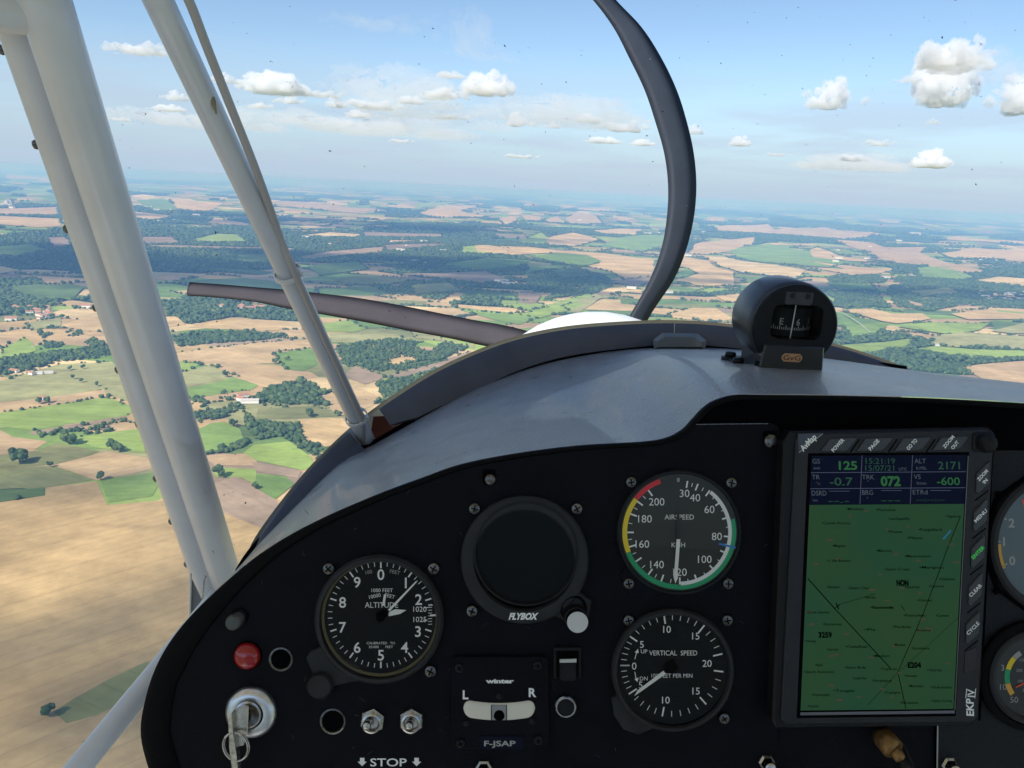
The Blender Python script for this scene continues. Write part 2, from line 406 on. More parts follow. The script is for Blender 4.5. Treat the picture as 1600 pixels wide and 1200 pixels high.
# ------------------------------------------------------------------ fields that can be told apart
FIELDS = [
 # class, colour index, outline in the photograph (each stands on the land it covers)
 ('S',4,[(0,785),(70,775),(72,762),(150,752),(168,790),(225,784),(420,772),(520,820),(620,1000),(600,1500),(-500,1700),(-700,900)]),
 ('O',1,[(-200,640),(-60,612),(45,583),(90,570),(170,566),(205,590),(208,630),(165,616),(160,608),(80,622),(0,630),(-200,650)]),
 ('O',0,[(84,1113),(120,1090),(170,1062),(228,1035),(262,1040),(240,1075),(150,1118),(104,1131)]),
 ('S',1,[(-200,660),(0,632),(163,609),(166,620),(80,633),(0,645),(-200,680)]),
 ('G',3,[(-200,690),(0,645),(165,621),(215,638),(200,650),(100,664),(50,672),(10,668),(0,670),(-100,700)]),
 ('B',2,[(45,675),(195,650),(199,653),(100,672),(55,680)]),
 ('S',2,[(-150,690),(0,672),(20,683),(75,690),(50,706),(0,710),(-150,730)]),
 ('O',2,[(0,711),(50,707),(90,692),(155,706),(130,715),(85,726),(40,729),(-100,735),(-100,720)]),
 ('S',1,[(85,727),(165,706),(237,716),(243,731),(200,742),(150,751)]),
 ('G',1,[(156,751),(243,738),(252,750),(237,775),(170,786)]),
 ('O',0,[(-150,745),(0,731),(85,728),(147,750),(72,762),(0,765),(-150,790)]),
 ('G',4,[(-150,790),(0,766),(70,763),(69,775),(0,784),(-150,815)]),
 ('G',3,[(118,686),(160,677),(218,670),(228,708),(160,702),(120,691)]),
 ('S',1,[(230,560),(275,552),(330,545),(400,535),(485,530),(491,543),(430,548),(447,560),(436,566),(400,569),(440,571),(478,588),(475,593),(420,608),(395,600),(375,590),(340,574),(300,567),(240,575)]),
 ('G',3,[(245,577),(283,565),(312,569),(300,577),(250,590)]),
 ('O',1,[(250,592),(300,577),(330,571),(361,589),(330,598),(255,612)]),
 ('G',1,[(255,614),(335,598),(365,589),(404,602),(395,608),(320,619),(258,632)]),
 ('G',1,[(300,676),(330,662),(352,660),(375,672),(382,692),(350,702),(315,706)]),
 ('G',2,[(360,708),(398,690),(440,682),(452,690),(430,700),(400,713)]),
 ('S',2,[(318,713),(380,709),(400,713),(402,728),(335,728)]),
 ('G',3,[(330,731),(400,734),(402,760),(380,748),(335,746)]),
 ('B',2,[(335,756),(366,745),(410,764),(440,790),(420,830),(350,800)]),
 ('S',0,[(340,503),(400,499),(437,503),(446,510),(435,517),(400,516),(345,514),(293,512)]),
 ('G',0,[(430,552),(490,545),(496,570),(475,580),(445,578),(437,566)]),
 ('S',1,[(496,620),(525,612),(555,604),(592,620),(582,635),(552,645),(530,650)]),
 ('O',2,[(400,640),(500,635),(540,650),(465,654),(400,656)]),
 ('S',0,[(465,656),(545,653),(562,662),(545,690),(510,699),(480,690),(470,670)]),
 ('G',3,[(395,696),(452,690),(487,715),(492,730),(470,736),(400,720),(380,708)]),
 ('B',2,[(395,722),(470,737),(465,748),(400,738)]),
 ('G',0,[(400,741),(445,745),(460,757),(430,780),(398,762)]),
 ('B',2,[(540,585),(555,573),(603,588),(590,595),(570,601),(547,592)]),
 ('B',2,[(605,588),(690,565),(735,549),(745,556),(700,572),(620,592)]),
 ('O',1,[(515,521),(610,522),(632,527),(622,531),(560,536),(520,535)]),
 ('G',3,[(503,506),(545,500),(572,514),(552,519),(508,519)]),
 ('G',0,[(545,500),(585,492),(640,498),(612,512),(574,514)]),
 ('O',1,[(640,516),(690,510),(745,528),(742,546),(700,535),(650,528)]),
 ('G',3,[(690,528),(730,540),(760,530),(740,520)]),
 ('S',0,[(255,495),(275,495),(291,507),(262,512),(240,512)]),
 ('S',1,[(96,510),(120,500),(160,494),(170,521),(115,516)]),
 ('G',3,[(0,545),(40,527),(58,548),(30,556),(0,560)]),
 ('O',1,[(40,505),(95,497),(96,509),(50,517)]),
 ('S',0,[(-50,422),(0,419),(32,425),(0,430),(-50,436)]),
 ('S',1,[(-60,346),(95,352),(96,364),(60,366),(0,362),(-60,368)]),
 ('S',2,[(-60,330),(90,330),(93,343),(0,345),(-60,344)]),
 ('G',0,[(215,322),(262,323),(287,338),(240,340)]),
 ('S',0,[(264,322),(350,328),(320,337),(288,337)]),
 ('S',1,[(210,340),(270,346),(240,353),(208,350)]),
 ('S',2,[(318,356),(335,348),(390,354),(384,359)]),
 ('G',3,[(303,381),(340,372),(372,373),(385,385),(310,386)]),
 ('S',2,[(438,320),(500,322),(560,330),(592,329),(560,337),(445,331)]),
 ('S',3,[(478,371),(515,366),(565,369),(552,375),(480,374)]),
 ('B',0,[(567,366),(690,370),(690,373),(570,373)]),
 ('S',1,[(604,387),(615,379),(652,380),(652,385)]),
 ('B',2,[(465,407),(520,398),(600,392),(595,400),(480,411)]),
 ('B',1,[(600,390),(692,387),(695,391),(605,397)]),
 ('S',0,[(655,336),(700,325),(745,326),(720,334),(762,342),(730,346)]),
 ('G',3,[(762,320),(690,320),(640,326),(655,330),(700,323)]),
 ('S',1,[(770,348),(800,344),(815,352),(790,356)]),
 ('G',3,[(720,393),(760,388),(795,395),(780,403),(722,401)]),
 ('G',0,[(690,418),(760,408),(830,412),(800,424),(740,426)]),
 ('B',0,[(620,431),(700,430),(760,428),(795,441),(752,446),(680,437)]),
 ('S',1,[(667,473),(705,474),(706,479),(667,478)]),
 ('S',0,[(712,476),(750,479),(800,482),(830,488),(800,489),(715,481)]),
 ('G',1,[(718,485),(800,491),(840,497),(810,508),(770,500)]),
 ('G',3,[(775,470),(830,472),(860,480),(825,486),(790,480)]),
 ('S',1,[(813,340),(845,345),(843,351),(820,348)]),
 ('S',1,[(850,348),(870,345),(886,354),(856,356)]),
 ('S',2,[(884,347),(905,339),(925,342),(941,353),(890,354)]),
 ('S',0,[(920,366),(960,362),(1005,361),(992,373),(940,373)]),
 ('G',3,[(808,380),(845,370),(858,377),(850,383)]),
 ('S',0,[(852,377),(895,371),(937,380),(900,385),(858,384)]),
 ('G',1,[(940,384),(1000,372),(1040,372),(1045,384),(1000,394)]),
 ('S',0,[(740,388),(800,391),(825,389),(870,397),(940,398),(1022,410),(1018,436),(975,442),(958,430),(918,420),(941,413),(918,404),(870,401),(800,404),(745,399)]),
 ('G',0,[(828,406),(880,401),(918,404),(941,413),(915,420),(880,416),(850,411)]),
 ('B',2,[(950,446),(1010,436),(1035,440),(1000,452)]),
 ('S',0,[(1042,402),(1062,400),(1105,408),(1112,421),(1145,431),(1147,451),(1090,452),(1076,446),(1052,443),(1066,438),(1090,432),(1070,422),(1050,424)]),
 ('S',3,[(1102,402),(1130,402),(1200,418),(1258,430),(1245,441),(1200,436),(1150,430),(1122,420)]),
 ('G',0,[(1072,423),(1090,431),(1068,440),(1050,438)]),
 ('G',1,[(1140,392),(1200,386),(1290,402),(1320,418),(1290,424),(1200,414),(1150,402)]),
 ('S',0,[(984,455),(1005,458),(1002,463),(985,461)]),
 ('S',0,[(1045,492),(1080,484),(1120,485),(1147,500),(1120,504),(1050,498)]),
 ('S',1,[(1030,500),(1090,502),(1080,508),(1020,506)]),
 ('S',0,[(1115,467),(1160,465),(1160,477),(1135,476)]),
 ('G',3,[(1085,460),(1110,455),(1150,458),(1112,464)]),
 ('O',1,[(880,480),(930,462),(940,468),(900,492)]),
 ('G',3,[(820,484),(880,472),(920,462),(930,470),(890,486),(840,498)]),
 ('B',0,[(806,462),(825,457),(846,464),(835,476),(812,474)]),
 ('S',1,[(1095,349),(1110,342),(1131,342),(1130,351)]),
 ('S',1,[(1115,359),(1200,357),(1215,371),(1150,371)]),
 ('S',1,[(1075,398),(1085,386),(1130,381),(1180,379),(1175,387),(1110,398)]),
 ('S',2,[(1180,366),(1290,362),(1360,374),(1300,378),(1230,372)]),
 ('S',0,[(1265,396),(1275,391),(1310,402),(1350,408),(1382,416),(1330,413),(1270,403)]),
 ('S',1,[(1255,410),(1300,418),(1340,423),(1398,426),(1372,435),(1330,438),(1285,429),(1320,427)]),
 ('S',2,[(1300,384),(1345,382),(1382,392),(1450,392),(1435,402),(1470,412),(1542,434),(1500,434),(1440,422),(1390,415),(1360,400)]),
 ('G',1,[(1430,426),(1475,423),(1520,440),(1500,446),(1440,441)]),
 ('S',0,[(1465,402),(1520,395),(1570,397),(1640,404),(1640,415),(1560,410),(1480,408)]),
 ('S',0,[(1460,379),(1500,376),(1640,383),(1640,388),(1500,383)]),
 ('S',3,[(1515,446),(1560,441),(1640,450),(1640,461),(1580,454),(1540,451)]),
 ('S',0,[(1308,489),(1360,487),(1395,495),(1440,495),(1456,503),(1400,509),(1380,506),(1340,495)]),
 ('S',0,[(1485,496),(1530,491),(1640,501),(1640,505),(1510,504)]),
 ('G',3,[(1400,513),(1450,508),(1545,510),(1530,520),(1480,525),(1430,518)]),
 ('O',1,[(1460,527),(1500,522),(1640,533),(1640,548),(1520,545),(1452,540)]),
 ('G',3,[(1462,541),(1520,547),(1640,550),(1640,562),(1500,560),(1420,548)]),
 ('O',1,[(1548,521),(1600,510),(1640,512),(1640,526),(1580,525)]),
 ('G',3,[(1300,541),(1380,535),(1425,530),(1422,545),(1350,552),(1310,550)]),
 ('G',1,[(1320,512),(1390,508),(1370,525),(1330,530)]),
 ('S',2,[(1500,575),(1560,568),(1660,560),(1660,620),(1560,606)]),
 ('S',2,[(1414,475),(1440,481),(1442,486),(1420,481)]),
 ('G',4,[(280,441),(380,437),(460,445),(440,456),(300,452)]),
 ('G',2,[(480,420),(560,414),(574,424),(500,433)]),
 ('O',2,[(640,448),(700,444),(722,457),(650,461)]),
 ('G',4,[(368,405),(440,402),(452,412),(382,416)]),
 ('B',1,[(222,379),(268,378),(284,388),(226,390)]),
 ('B',0,[(228,391),(300,392),(460,394),(458,397),(240,395)]),
 ('G',2,[(0,392),(50,388),(70,398),(20,406),(-40,404)]),
 ('B',1,[(72,379),(104,378),(112,392),(86,396)]),
 ('G',4,[(10,450),(60,446),(130,452),(110,470),(60,470)]),
 ('O',0,[(520,438),(580,432),(640,440),(600,448),(540,446)]),
 ('G',4,[(860,428),(905,424),(925,436),(880,440)]),
 ('G',2,[(590,350),(640,348),(650,353),(600,356)]),
 ('B',1,[(450,348),(520,346),(540,352),(470,354)]),
 ('O',0,[(1420,462),(1480,458),(1500,466),(1440,470)]),
 ('G',0,[(1290,448),(1360,452),(1370,460),(1310,458)]),
]
WOODS = [
 [(298,622),(365,610),(382,618),(380,640),(345,655),(308,664)],
 [(400,622),(420,606),(475,594),(500,610),(515,620),(480,632),(410,636)],
 [(525,541),(600,531),(670,535),(735,542),(715,552),(650,576),(602,583),(560,572),(535,575)],
 [(590,600),(640,588),(690,576),(680,600),(620,625),(596,620)],
 [(378,642),(402,657),(470,668),(505,700),(498,722),(450,690),(400,688),(385,668)],
 [(0,560),(70,545),(110,515),(150,530),(175,545),(172,558),(90,566),(40,580),(0,590)],
 [(60,520),(120,525),(140,550),(80,560)],
 [(295,470),(420,478),(430,492),(260,492),(210,480)],
 [(300,520),(400,519),(455,524),(400,532),(280,542),(270,528)],
 [(-60,440),(60,436),(100,470),(60,488),(-60,500)],
 [(560,440),(680,440),(720,452),(690,470),(620,464)],
 [(830,430),(900,420),(945,436),(960,450),(930,462),(850,470),(820,450)],
 [(1385,462),(1402,440),(1500,446),(1640,462),(1640,492),(1500,482),(1450,492),(1400,484)],
 [(1290,440),(1370,438),(1390,450),(1300,452)],
 [(1290,460),(1370,462),(1390,486),(1310,482)],
 [(1200,345),(1290,350),(1370,362),(1380,370),(1300,366),(1210,356)],
 [(1330,356),(1440,364),(1450,372),(1400,374)],
 [(50,672),(120,672),(200,655),(215,665),(120,685),(60,686)],
 [(1100,455),(1140,452),(1160,462),(1120,470)],
 [(1430,540),(1450,530),(1480,555),(1440,560)],
 [(1460,530),(1440,515),(1430,530)],
 [(350,700),(380,694),(392,682),(384,700),(335,712),(322,710)],
]


def catmull2(pts, n=6):
    out = []
    for i in range(len(pts) - 1):
        p0, p1, p2, p3 = pts[max(i - 1, 0)], pts[i], pts[i + 1], pts[min(i + 2, len(pts) - 1)]
        for t in range(n):
            u = t / n
            out.append(tuple(0.5 * ((2 * b) + (-a + c) * u + (2 * a - 5 * b + 4 * c - d) * u * u + (-a + 3 * b - 3 * c + d) * u ** 3) for a, b, c, d in zip(p0, p1, p2, p3)))
    out.append(pts[-1])
    return out


def inside(poly, x, y):
    c = False
    j = len(poly) - 1
    for i in range(len(poly)):
        xi, yi = poly[i]; xj, yj = poly[j]
        if (yi > y) != (yj > y) and x < (xj - xi) * (y - yi) / (yj - yi) + xi: c = not c
        j = i
    return c


def ground_poly(pts, step=None):
    """outline on the land, with its straight runs cut short and slightly wandering"""
    g = [G(a, b) for a, b in pts]
    out = []
    for i in range(len(g)):
        p, q = g[i], g[(i + 1) % len(g)]
        d = (q - p).length
        k = max(1, min(9, int(d / 70)))
        for t in range(k):
            s = t / k
            x, y = p.x + (q.x - p.x) * s, p.y + (q.y - p.y) * s
            amp = min(7.0, d * 0.05)
            x += amp * noise.noise(Vector((x / 60, y / 60, 2))); y += amp * 1.6 * noise.noise(Vector((x / 60, y / 60, 8)))
            out.append((x, y))
    return out


from mathutils.geometry import tessellate_polygon
field_polys = []
for k, (c, ci, pts) in enumerate(FIELDS):
    pl = ground_poly(pts)
    field_polys.append((pl, c))
    z = 0.3 + k * 0.015
    v3 = [Vector((x, y, -HGT + relief(x, y) + z + (1.0 if math.hypot(x, y) > 2500 else 0))) for x, y in pl]
    tri = tessellate_polygon([[Vector((v.x, v.y, 0)) for v in v3]])
    vs, fs = list(v3), []
    # fine triangles so that the field lies on the rolling land
    if max(math.hypot(x, y) for x, y in pl) > 2600:
        lv = 3
    else:
        lv = 0
    bm = bmesh.new()
    bv = [bm.verts.new(v) for v in v3]
    for t in tri:
        try: bm.faces.new([bv[a] for a in t])
        except ValueError: pass
    bmesh.ops.recalc_face_normals(bm, faces=bm.faces)
    for _ in range(lv):
        bmesh.ops.subdivide_edges(bm, edges=[e for e in bm.edges if e.calc_length() > 120], cuts=1, use_grid_fill=False)
        bmesh.ops.triangulate(bm, faces=bm.faces)
    if lv:
        for v in bm.verts:
            v.co.z = -HGT + relief(v.co.x, v.co.y) + z + (2.0 if math.hypot(v.co.x, v.co.y) > 2500 else 0)
    for f in bm.faces:
        if f.normal.z < 0: f.normal_flip()
    me = bpy.data.meshes.new('field')
    bm.to_mesh(me); bm.free()
    o = link('field', me, land_mat)
    base = CLS[c][ci]
    ca = me.attributes.new('Col', 'FLOAT_COLOR', 'FACE')
    ca.data.foreach_set('color', np.tile(np.array([*base, (k * 0.377) % 1.0], dtype=np.float32), len(me.polygons)))
    tag(o, kind='structure')

# ------------------------------------------------------------------ trees
leaf_mat = bpy.data.materials.new('foliage')
leaf_mat.use_nodes = True
n, l = nodes_of(leaf_mat.node_tree)
o_ = n.new('ShaderNodeOutputMaterial'); b_ = n.new('ShaderNodeBsdfPrincipled')
b_.inputs['Roughness'].default_value = 0.9; b_.inputs['Specular IOR Level'].default_value = 0.1
geo = n.new('ShaderNodeNewGeometry')
nz = nd(n, 'ShaderNodeTexNoise'); nz.inputs['Scale'].default_value = 0.07; nz.inputs['Detail'].default_value = 9; nz.inputs['Roughness'].default_value = 0.7
l.new(geo.outputs['Position'], nz.inputs['Vector'])
rp = n.new('ShaderNodeValToRGB')
rp.color_ramp.elements[0].position = 0.32; rp.color_ramp.elements[0].color = (0.026, 0.052, 0.028, 1)
rp.color_ramp.elements[1].position = 0.70; rp.color_ramp.elements[1].color = (0.17, 0.215, 0.075, 1)
rp.color_ramp.elements.new(0.5).color = (0.058, 0.100, 0.040, 1)
l.new(nz.outputs['Fac'], rp.inputs[0]); l.new(rp.outputs[0], b_.inputs['Base Color']); l.new(b_.outputs[0], o_.inputs['Surface'])


def ico(sub):
    bm = bmesh.new(); bmesh.ops.create_icosphere(bm, subdivisions=sub, radius=1.0)
    v = np.array([x.co[:] for x in bm.verts]); f = np.array([[q.index for q in p.verts] for p in bm.faces]); bm.free()
    return v, f


def lumps(name, centers, radii, sub, jit, flat=0.85):
    """many rough crowns in one mesh; centers at the foot of each crown"""
    v0, f0 = ico(sub)
    rs = np.random.default_rng(3)
    nC = len(centers)
    if nC == 0: return None
    c = np.array(centers, dtype=np.float64); r = np.array(radii)[:, None, None]
    nvv = len(v0)
    var = 1.0 + (rs.random((nC, nvv, 1)) - 0.5) * jit
    ang = rs.random(nC) * 6.28
    ca, sa = np.cos(ang)[:, None], np.sin(ang)[:, None]
    vx = v0[None, :, 0] * ca - v0[None, :, 1] * sa; vy = v0[None, :, 0] * sa + v0[None, :, 1] * ca
    vv = np.stack([vx, vy, np.broadcast_to(v0[None, :, 2] * flat, vx.shape)], -1) * var * r
    vv[:, :, 2] += r[:, :, 0] * 0.75
    vv += c[:, None, :]
    ff = (f0[None] + (np.arange(nC) * nvv)[:, None, None]).reshape(-1, 3)
    me = bpy.data.meshes.new(name)
    me.vertices.add(nC * nvv); me.vertices.foreach_set('co', vv.reshape(-1).astype(np.float32))
    me.loops.add(ff.size); me.loops.foreach_set('vertex_index', ff.reshape(-1).astype(np.int32))
    me.polygons.add(len(ff)); me.polygons.foreach_set('loop_start', (np.arange(len(ff)) * 3).astype(np.int32))
    me.update(calc_edges=True)
    return link(name, me, leaf_mat)


def scatter_poly(pl, sp, rnd, lim=5000):
    xs = [p[0] for p in pl]; ys = [p[1] for p in pl]
    out = []
    x = min(xs)
    while x < max(xs):
        y = min(ys)
        while y < max(ys):
            a, b = x + rnd.uniform(-.5, .5) * sp, y + rnd.uniform(-.5, .5) * sp
            if inside(pl, a, b): out.append((a, b))
            y += sp
        x += sp
    rnd.shuffle(out)
    return out[:lim]


fld_boxes = [(min(p[0] for p in pl), max(p[0] for p in pl), min(p[1] for p in pl), max(p[1] for p in pl), pl) for pl, c in field_polys]


def in_field(x, y):
    for (a, b, c, d, pl) in fld_boxes:
        if a <= x <= b and c <= y <= d and inside(pl, x, y): return True
    return False


rt = random.Random(9)
near, nearr, mid, midr = [], [], [], []


def put(x, y, size=1.0):
    r = math.hypot(x, y)
    z = -HGT + relief(x, y)
    if r < 2100:
        near.append((x, y, z)); nearr.append(rt.uniform(2.4, 3.4 + 3.2 * rt.random()) * size)
    else:
        mid.append((x, y, z)); midr.append(rt.uniform(4.5, 9.5) * size * (1.0 + max(0, r - 3500) / 6000))


for w in WOODS:
    pl = ground_poly(w)
    cx = sum(p[0] for p in pl) / len(pl); cy = sum(p[1] for p in pl) / len(pl)
    r = math.hypot(cx, cy)
    sp = 7.2 if r < 2100 else 13.0 * max(1.0, r / 3500)
    for (x, y) in scatter_poly(pl, sp, rt, 4500):
        if in_field(x, y): continue
        g_ = noise.noise(Vector((x / 95, y / 150, 4.4))) + 0.5 * noise.noise(Vector((x / 35, y / 50, 1.4)))
        if g_ > 0.46: continue
        put(x, y, 1.0 - max(0, g_) * 0.9)
for (pl, cx, cy) in wood_cells:
    r = math.hypot(cx, cy)
    if r < 900: continue
    sp = 9 if r < 2100 else 14.0 * max(1.0, r / 3200)
    for (x, y) in scatter_poly(pl, sp, rt, 1500):
        if not in_field(x, y): put(x, y)
for (pl, cx, cy) in far_woods:
    r = math.hypot(cx, cy)
    for (x, y) in scatter_poly(pl, 60.0, rt, 250):
        if not in_field(x, y): put(x, y, 1.0)
for (p, q) in hedge_edges:
    d = math.hypot(q[0] - p[0], q[1] - p[1]); k = int(d / rt.uniform(5, 13))
    for t in range(k):
        s = (t + rt.random() * 0.8) / max(k, 1)
        x, y = p[0] + (q[0] - p[0]) * s + rt.uniform(-3, 3), p[1] + (q[1] - p[1]) * s + rt.uniform(-3, 3)
        if math.hypot(x, y) > 600 and not in_field(x, y): put(x, y, rt.uniform(0.45, 0.95))
# tree belts along some of the drawn field edges
for (pl, c) in field_polys:
    if rt.random() < 0.15: continue
    k = len(pl); a = rt.randrange(k); run = rt.randint(2, max(3, k // 2))
    for t in range(run):
        p, q = pl[(a + t) % k], pl[(a + t + 1) % k]
        if math.hypot(*p) < 1150: continue
        d = math.hypot(q[0] - p[0], q[1] - p[1]); m_ = int(d / 8)
        for s_ in range(m_):
            if rt.random() < 0.35: continue
            s = (s_ + rt.random()) / m_
            put(p[0] + (q[0] - p[0]) * s + rt.uniform(-5, 5), p[1] + (q[1] - p[1]) * s + rt.uniform(-5, 5), rt.uniform(0.35, 0.85))
print('LUMPS', len(near), len(mid))
tag(lumps('woodland', near, nearr, 2, 0.55), 'dark green woods and tree belts between the nearer fields', None, None, 'stuff')
tag(lumps('distant_woodland', mid, midr, 1, 0.6, 0.6), 'blue green woods spread over the middle distance', None, None, 'stuff')

# single trees
bark_mat = mat('bark', (0.10, 0.075, 0.05), 0.9)


def tree_meshes(seed):
    rs = np.random.default_rng(seed)
    v0, f0 = ico(2)
    V, F = [], []
    for k in range(9):
        off = (rs.random(3) - 0.5) * np.array([7.5, 7.5, 5.0]); off[2] += 6.8
        rad = 2.2 + rs.random() * 1.8
        vv = v0 * (1 + (rs.random((len(v0), 1)) - 0.5) * 0.5) * rad + off
        F.extend((f0 + len(V)).tolist()); V.extend(vv.tolist())
    mc = bpy.data.meshes.new('crown'); mc.from_pydata(V, [], F); mc.materials.append(leaf_mat)
    V, F = [], []
    for i, (r_, z_) in enumerate(((0.75, 0), (0.5, 1.5), (0.42, 3.5), (0.2, 7))):
        for t in range(7):
            a = t * 2 * math.pi / 7
            V.append((r_ * math.cos(a) + 0.1 * i, r_ * math.sin(a), z_))
        if i:
            for t in range(7): F.append(((i - 1) * 7 + t, (i - 1) * 7 + (t + 1) % 7, i * 7 + (t + 1) % 7, i * 7 + t))
    mt = bpy.data.meshes.new('trunk'); mt.from_pydata(V, [], F); mt.materials.append(bark_mat)
    return mc, mt


TM = [tree_meshes(s) for s in (1, 2, 3, 4)]
TREES = [  # place of the foot in the photograph, size, label
 (31,722,1.35,'broad round tree standing alone in the olive field at the far left'),
 (78,728,0.45,'small tree at the corner between the olive field and the tan field'),
 (157,748,0.6,'small round tree on the tip between tan and bright green fields'),
 (184,704,0.75,'dark tree on the lower edge of the long green meadow'),
 (176,701,0.9,'tall narrow tree beside a darker one on the meadow edge'),
 (108,692,1.3,'big dark tree at the left end of the green meadow'),
 (75,1118,0.55,'lone dark bush in the wide tan field at the lower left'),
 (62,629,0.6,'dark clump on the straw strip below the pale field'),
 (74,628,0.6,'second dark clump on the straw strip below the pale field'),
 (152,602,0.5,'small bush in the pale olive field near the heavy strut'),
 (114,591,0.45,'left bush of the short row in the pale olive field'),
 (128,596,0.4,'right bush of the short row in the pale olive field'),
 (109,577,0.5,'low bush by the upper edge of the pale olive field'),
 (130,575,0.5,'low bush right of another by the upper edge of the pale field'),
 (352,588,0.7,'tree between the pale field and bright green field behind the struts'),
 (429,556,0.6,'tree at the notch of the tan field right of the thin strut'),
 (449,562,0.6,'small tree at the end of the tan field right of the thin strut'),
 (430,567,0.8,'dark bush under the notch of the tan field'),
 (342,744,0.9,'tree in the green field right of the heavy strut'),
 (398,763,0.5,'small tree on the field corner near the dark trim'),
 (364,665,0.8,'tree at the upper left of the curved green field'),
 (482,650,1.0,'dark tree on the edge of the straw field left of the trim'),
]
for k, (px, py, s, lab) in enumerate(TREES):
    g = G(px, py, 2.0)
    t = empty('tree', Matrix.Translation(g) @ Matrix.Rotation(k * 1.3, 4, 'Z') @ Matrix.Scale(s * 1.25, 4))
    tag(t, lab, 'tree', 'single trees in the near fields')
    a, b = TM[k % 4]
    link('crown', a, None, t); link('trunk', b, None, t)

# ------------------------------------------------------------------ houses
wall_m = mat('render_wall', (0.62, 0.55, 0.45), 0.9)
wall_w = mat('white_wall', (0.8, 0.78, 0.72), 0.9)
roof_m = mat('tile_roof', (0.42, 0.20, 0.12), 0.85)
roof_p = mat('pale_roof', (0.55, 0.50, 0.45), 0.8)


def house_meshes(w, d, h, rh, wm, rm):
    x, y = w / 2, d / 2
    V = [(-x, -y, 0), (x, -y, 0), (x, y, 0), (-x, y, 0), (-x, -y, h), (x, -y, h), (x, y, h), (-x, y, h), (-x, 0, h + rh), (x, 0, h + rh)]
    F = [(0, 1, 5, 4), (2, 3, 7, 6), (1, 2, 6, 9, 5), (3, 0, 4, 8, 7)]
    a = bpy.data.meshes.new('wall'); a.from_pydata(V, [], F); a.materials.append(wm)
    e = 0.6; t = 0.35
    V = []
    for sx in (-1, 1):
        X_ = sx * (x + e)
        V += [(X_, -y - e, h - rh * e / y + .05), (X_, 0, h + rh + .05), (X_, y + e, h - rh * e / y + .05),
              (X_, -y - e, h - rh * e / y + t), (X_, 0, h + rh + t), (X_, y + e, h - rh * e / y + t)]
    F = [(0, 1, 7, 6), (1, 2, 8, 7), (3, 9, 10, 4), (4, 10, 11, 5), (0, 6, 9, 3), (2, 5, 11, 8), (0, 3, 4, 1), (1, 4, 5, 2), (6, 7, 10, 9), (7, 8, 11, 10)]
    b = bpy.data.meshes.new('roof'); b.from_pydata(V, [], F); b.materials.append(rm)
    return a, b


HM = [house_meshes(14, 9, 5, 2.2, wall_m, roof_m), house_meshes(20, 10, 5, 2.2, wall_w, roof_m), house_meshes(34, 15, 6, 2.5, wall_w, roof_p), house_meshes(11, 8, 5, 2, wall_w, roof_m)]
HMB = [tuple(m.copy() for m in HM[1]), tuple(m.copy() for m in HM[2])]
HOUSES = []
rh_ = random.Random(4)


def village(cx, cy, sx, sy, nb, grp, lab, kinds=(0, 1, 3), sc=1.0):
    for _ in range(nb):
        HOUSES.append((cx + rh_.uniform(-sx, sx), cy + rh_.uniform(-sy, sy), rh_.choice(kinds), sc * rh_.uniform(0.8, 1.2), lab, grp))


village(36, 486, 14, 4, 9, 'village houses left of the heavy strut', 'orange roofed house in the village at the left edge')
village(66, 490, 12, 9, 12, 'village houses nearest the heavy strut', 'orange roofed house in the village end beside the heavy strut')
HOUSES += [(18, 501, 1, 1.2, 'white house with orange roof standing apart below the village', None),
           (23, 582, 1, 0.8, 'farmhouse with red roof among trees left of two white barns', None),
           (50, 586, 3, 0.9, 'small white building between farmhouse and white barns', None),
           (58, 585, 2, 0.55, 'left white barn of the pair by the pale olive field', None),
           (75, 584, 2, 0.5, 'right white barn of the pair by the pale olive field', None),
           (134, 481, 1, 1.3, 'white farm building touching the left side of the heavy strut', None),
           (380, 621, 1, 0.9, 'farmhouse with tan roof behind the farm between struts', None),
           (391, 630, 2, 0.8, 'long white barn of the farm between the two struts', None),
           (377, 627, 3, 1.1, 'small white house of the farm between the two struts', None),
           (66, 625, 3, 0.8, 'tiny white hut in the clump on the straw strip', None),
           (986, 456, 2, 1.6, 'white farmhouse on the yellow patch beside the propeller blade', None),
           (1044, 463, 2, 1.5, 'bright white barn right of the propeller blade', None),
           (1074, 401, 2, 2.2, 'white farm on the straw field right of the propeller blade', None),
           (1384, 443, 2, 1.6, 'large white building below the light green field at right', None),
           (1466, 541, 2, 1.1, 'white farmhouse in the yellow green field at right', None),
           (478, 378, 2, 2.0, 'white building among dark fields right of the thin strut', None),
           (905, 350, 2, 2.5, 'white speck of a farm below the tan fields at centre', None),
           (715, 354, 2, 2.5, 'white speck of a farm on the dark slope at centre', None),
           (1428, 375, 2, 5.5, 'long pale greenhouse on the tan slope at right', None),
           (1404, 380, 2, 2.5, 'white farm left of the long pale greenhouse', None)]
village(262, 355, 14, 3, 5, 'white hamlet right of the heavy strut', 'white house of the hamlet right of the heavy strut', (1, 2, 3), 1.6)
village(655, 417, 10, 3, 6, 'white hamlet under the thin strut', 'white house of the hamlet on the shaded field', (1, 2, 3), 1.4)
village(790, 446, 16, 3, 9, 'white hamlet left of the propeller', 'white house of the hamlet left of the propeller', (1, 2, 3), 1.3)
village(360, 482, 50, 4, 9, 'scattered houses behind the struts', 'small house along the wood between the struts', (1, 3, 0), 1.3)
village(1570, 470, 42, 7, 22, 'town houses at the right edge', 'pale house of the shaded town at right', (1, 2, 3), 1.4)
village(1400, 438, 26, 3, 6, 'farm by the light green field', 'white farm building below the light green field', (1, 2, 3), 1.3)
village(1420, 438, 20, 5, 0, 'x', 'x')
village(15, 326, 14, 4, 9, 'far village at the left edge', 'pale speck in the far village at the left edge', (1, 2, 3), 3.2)
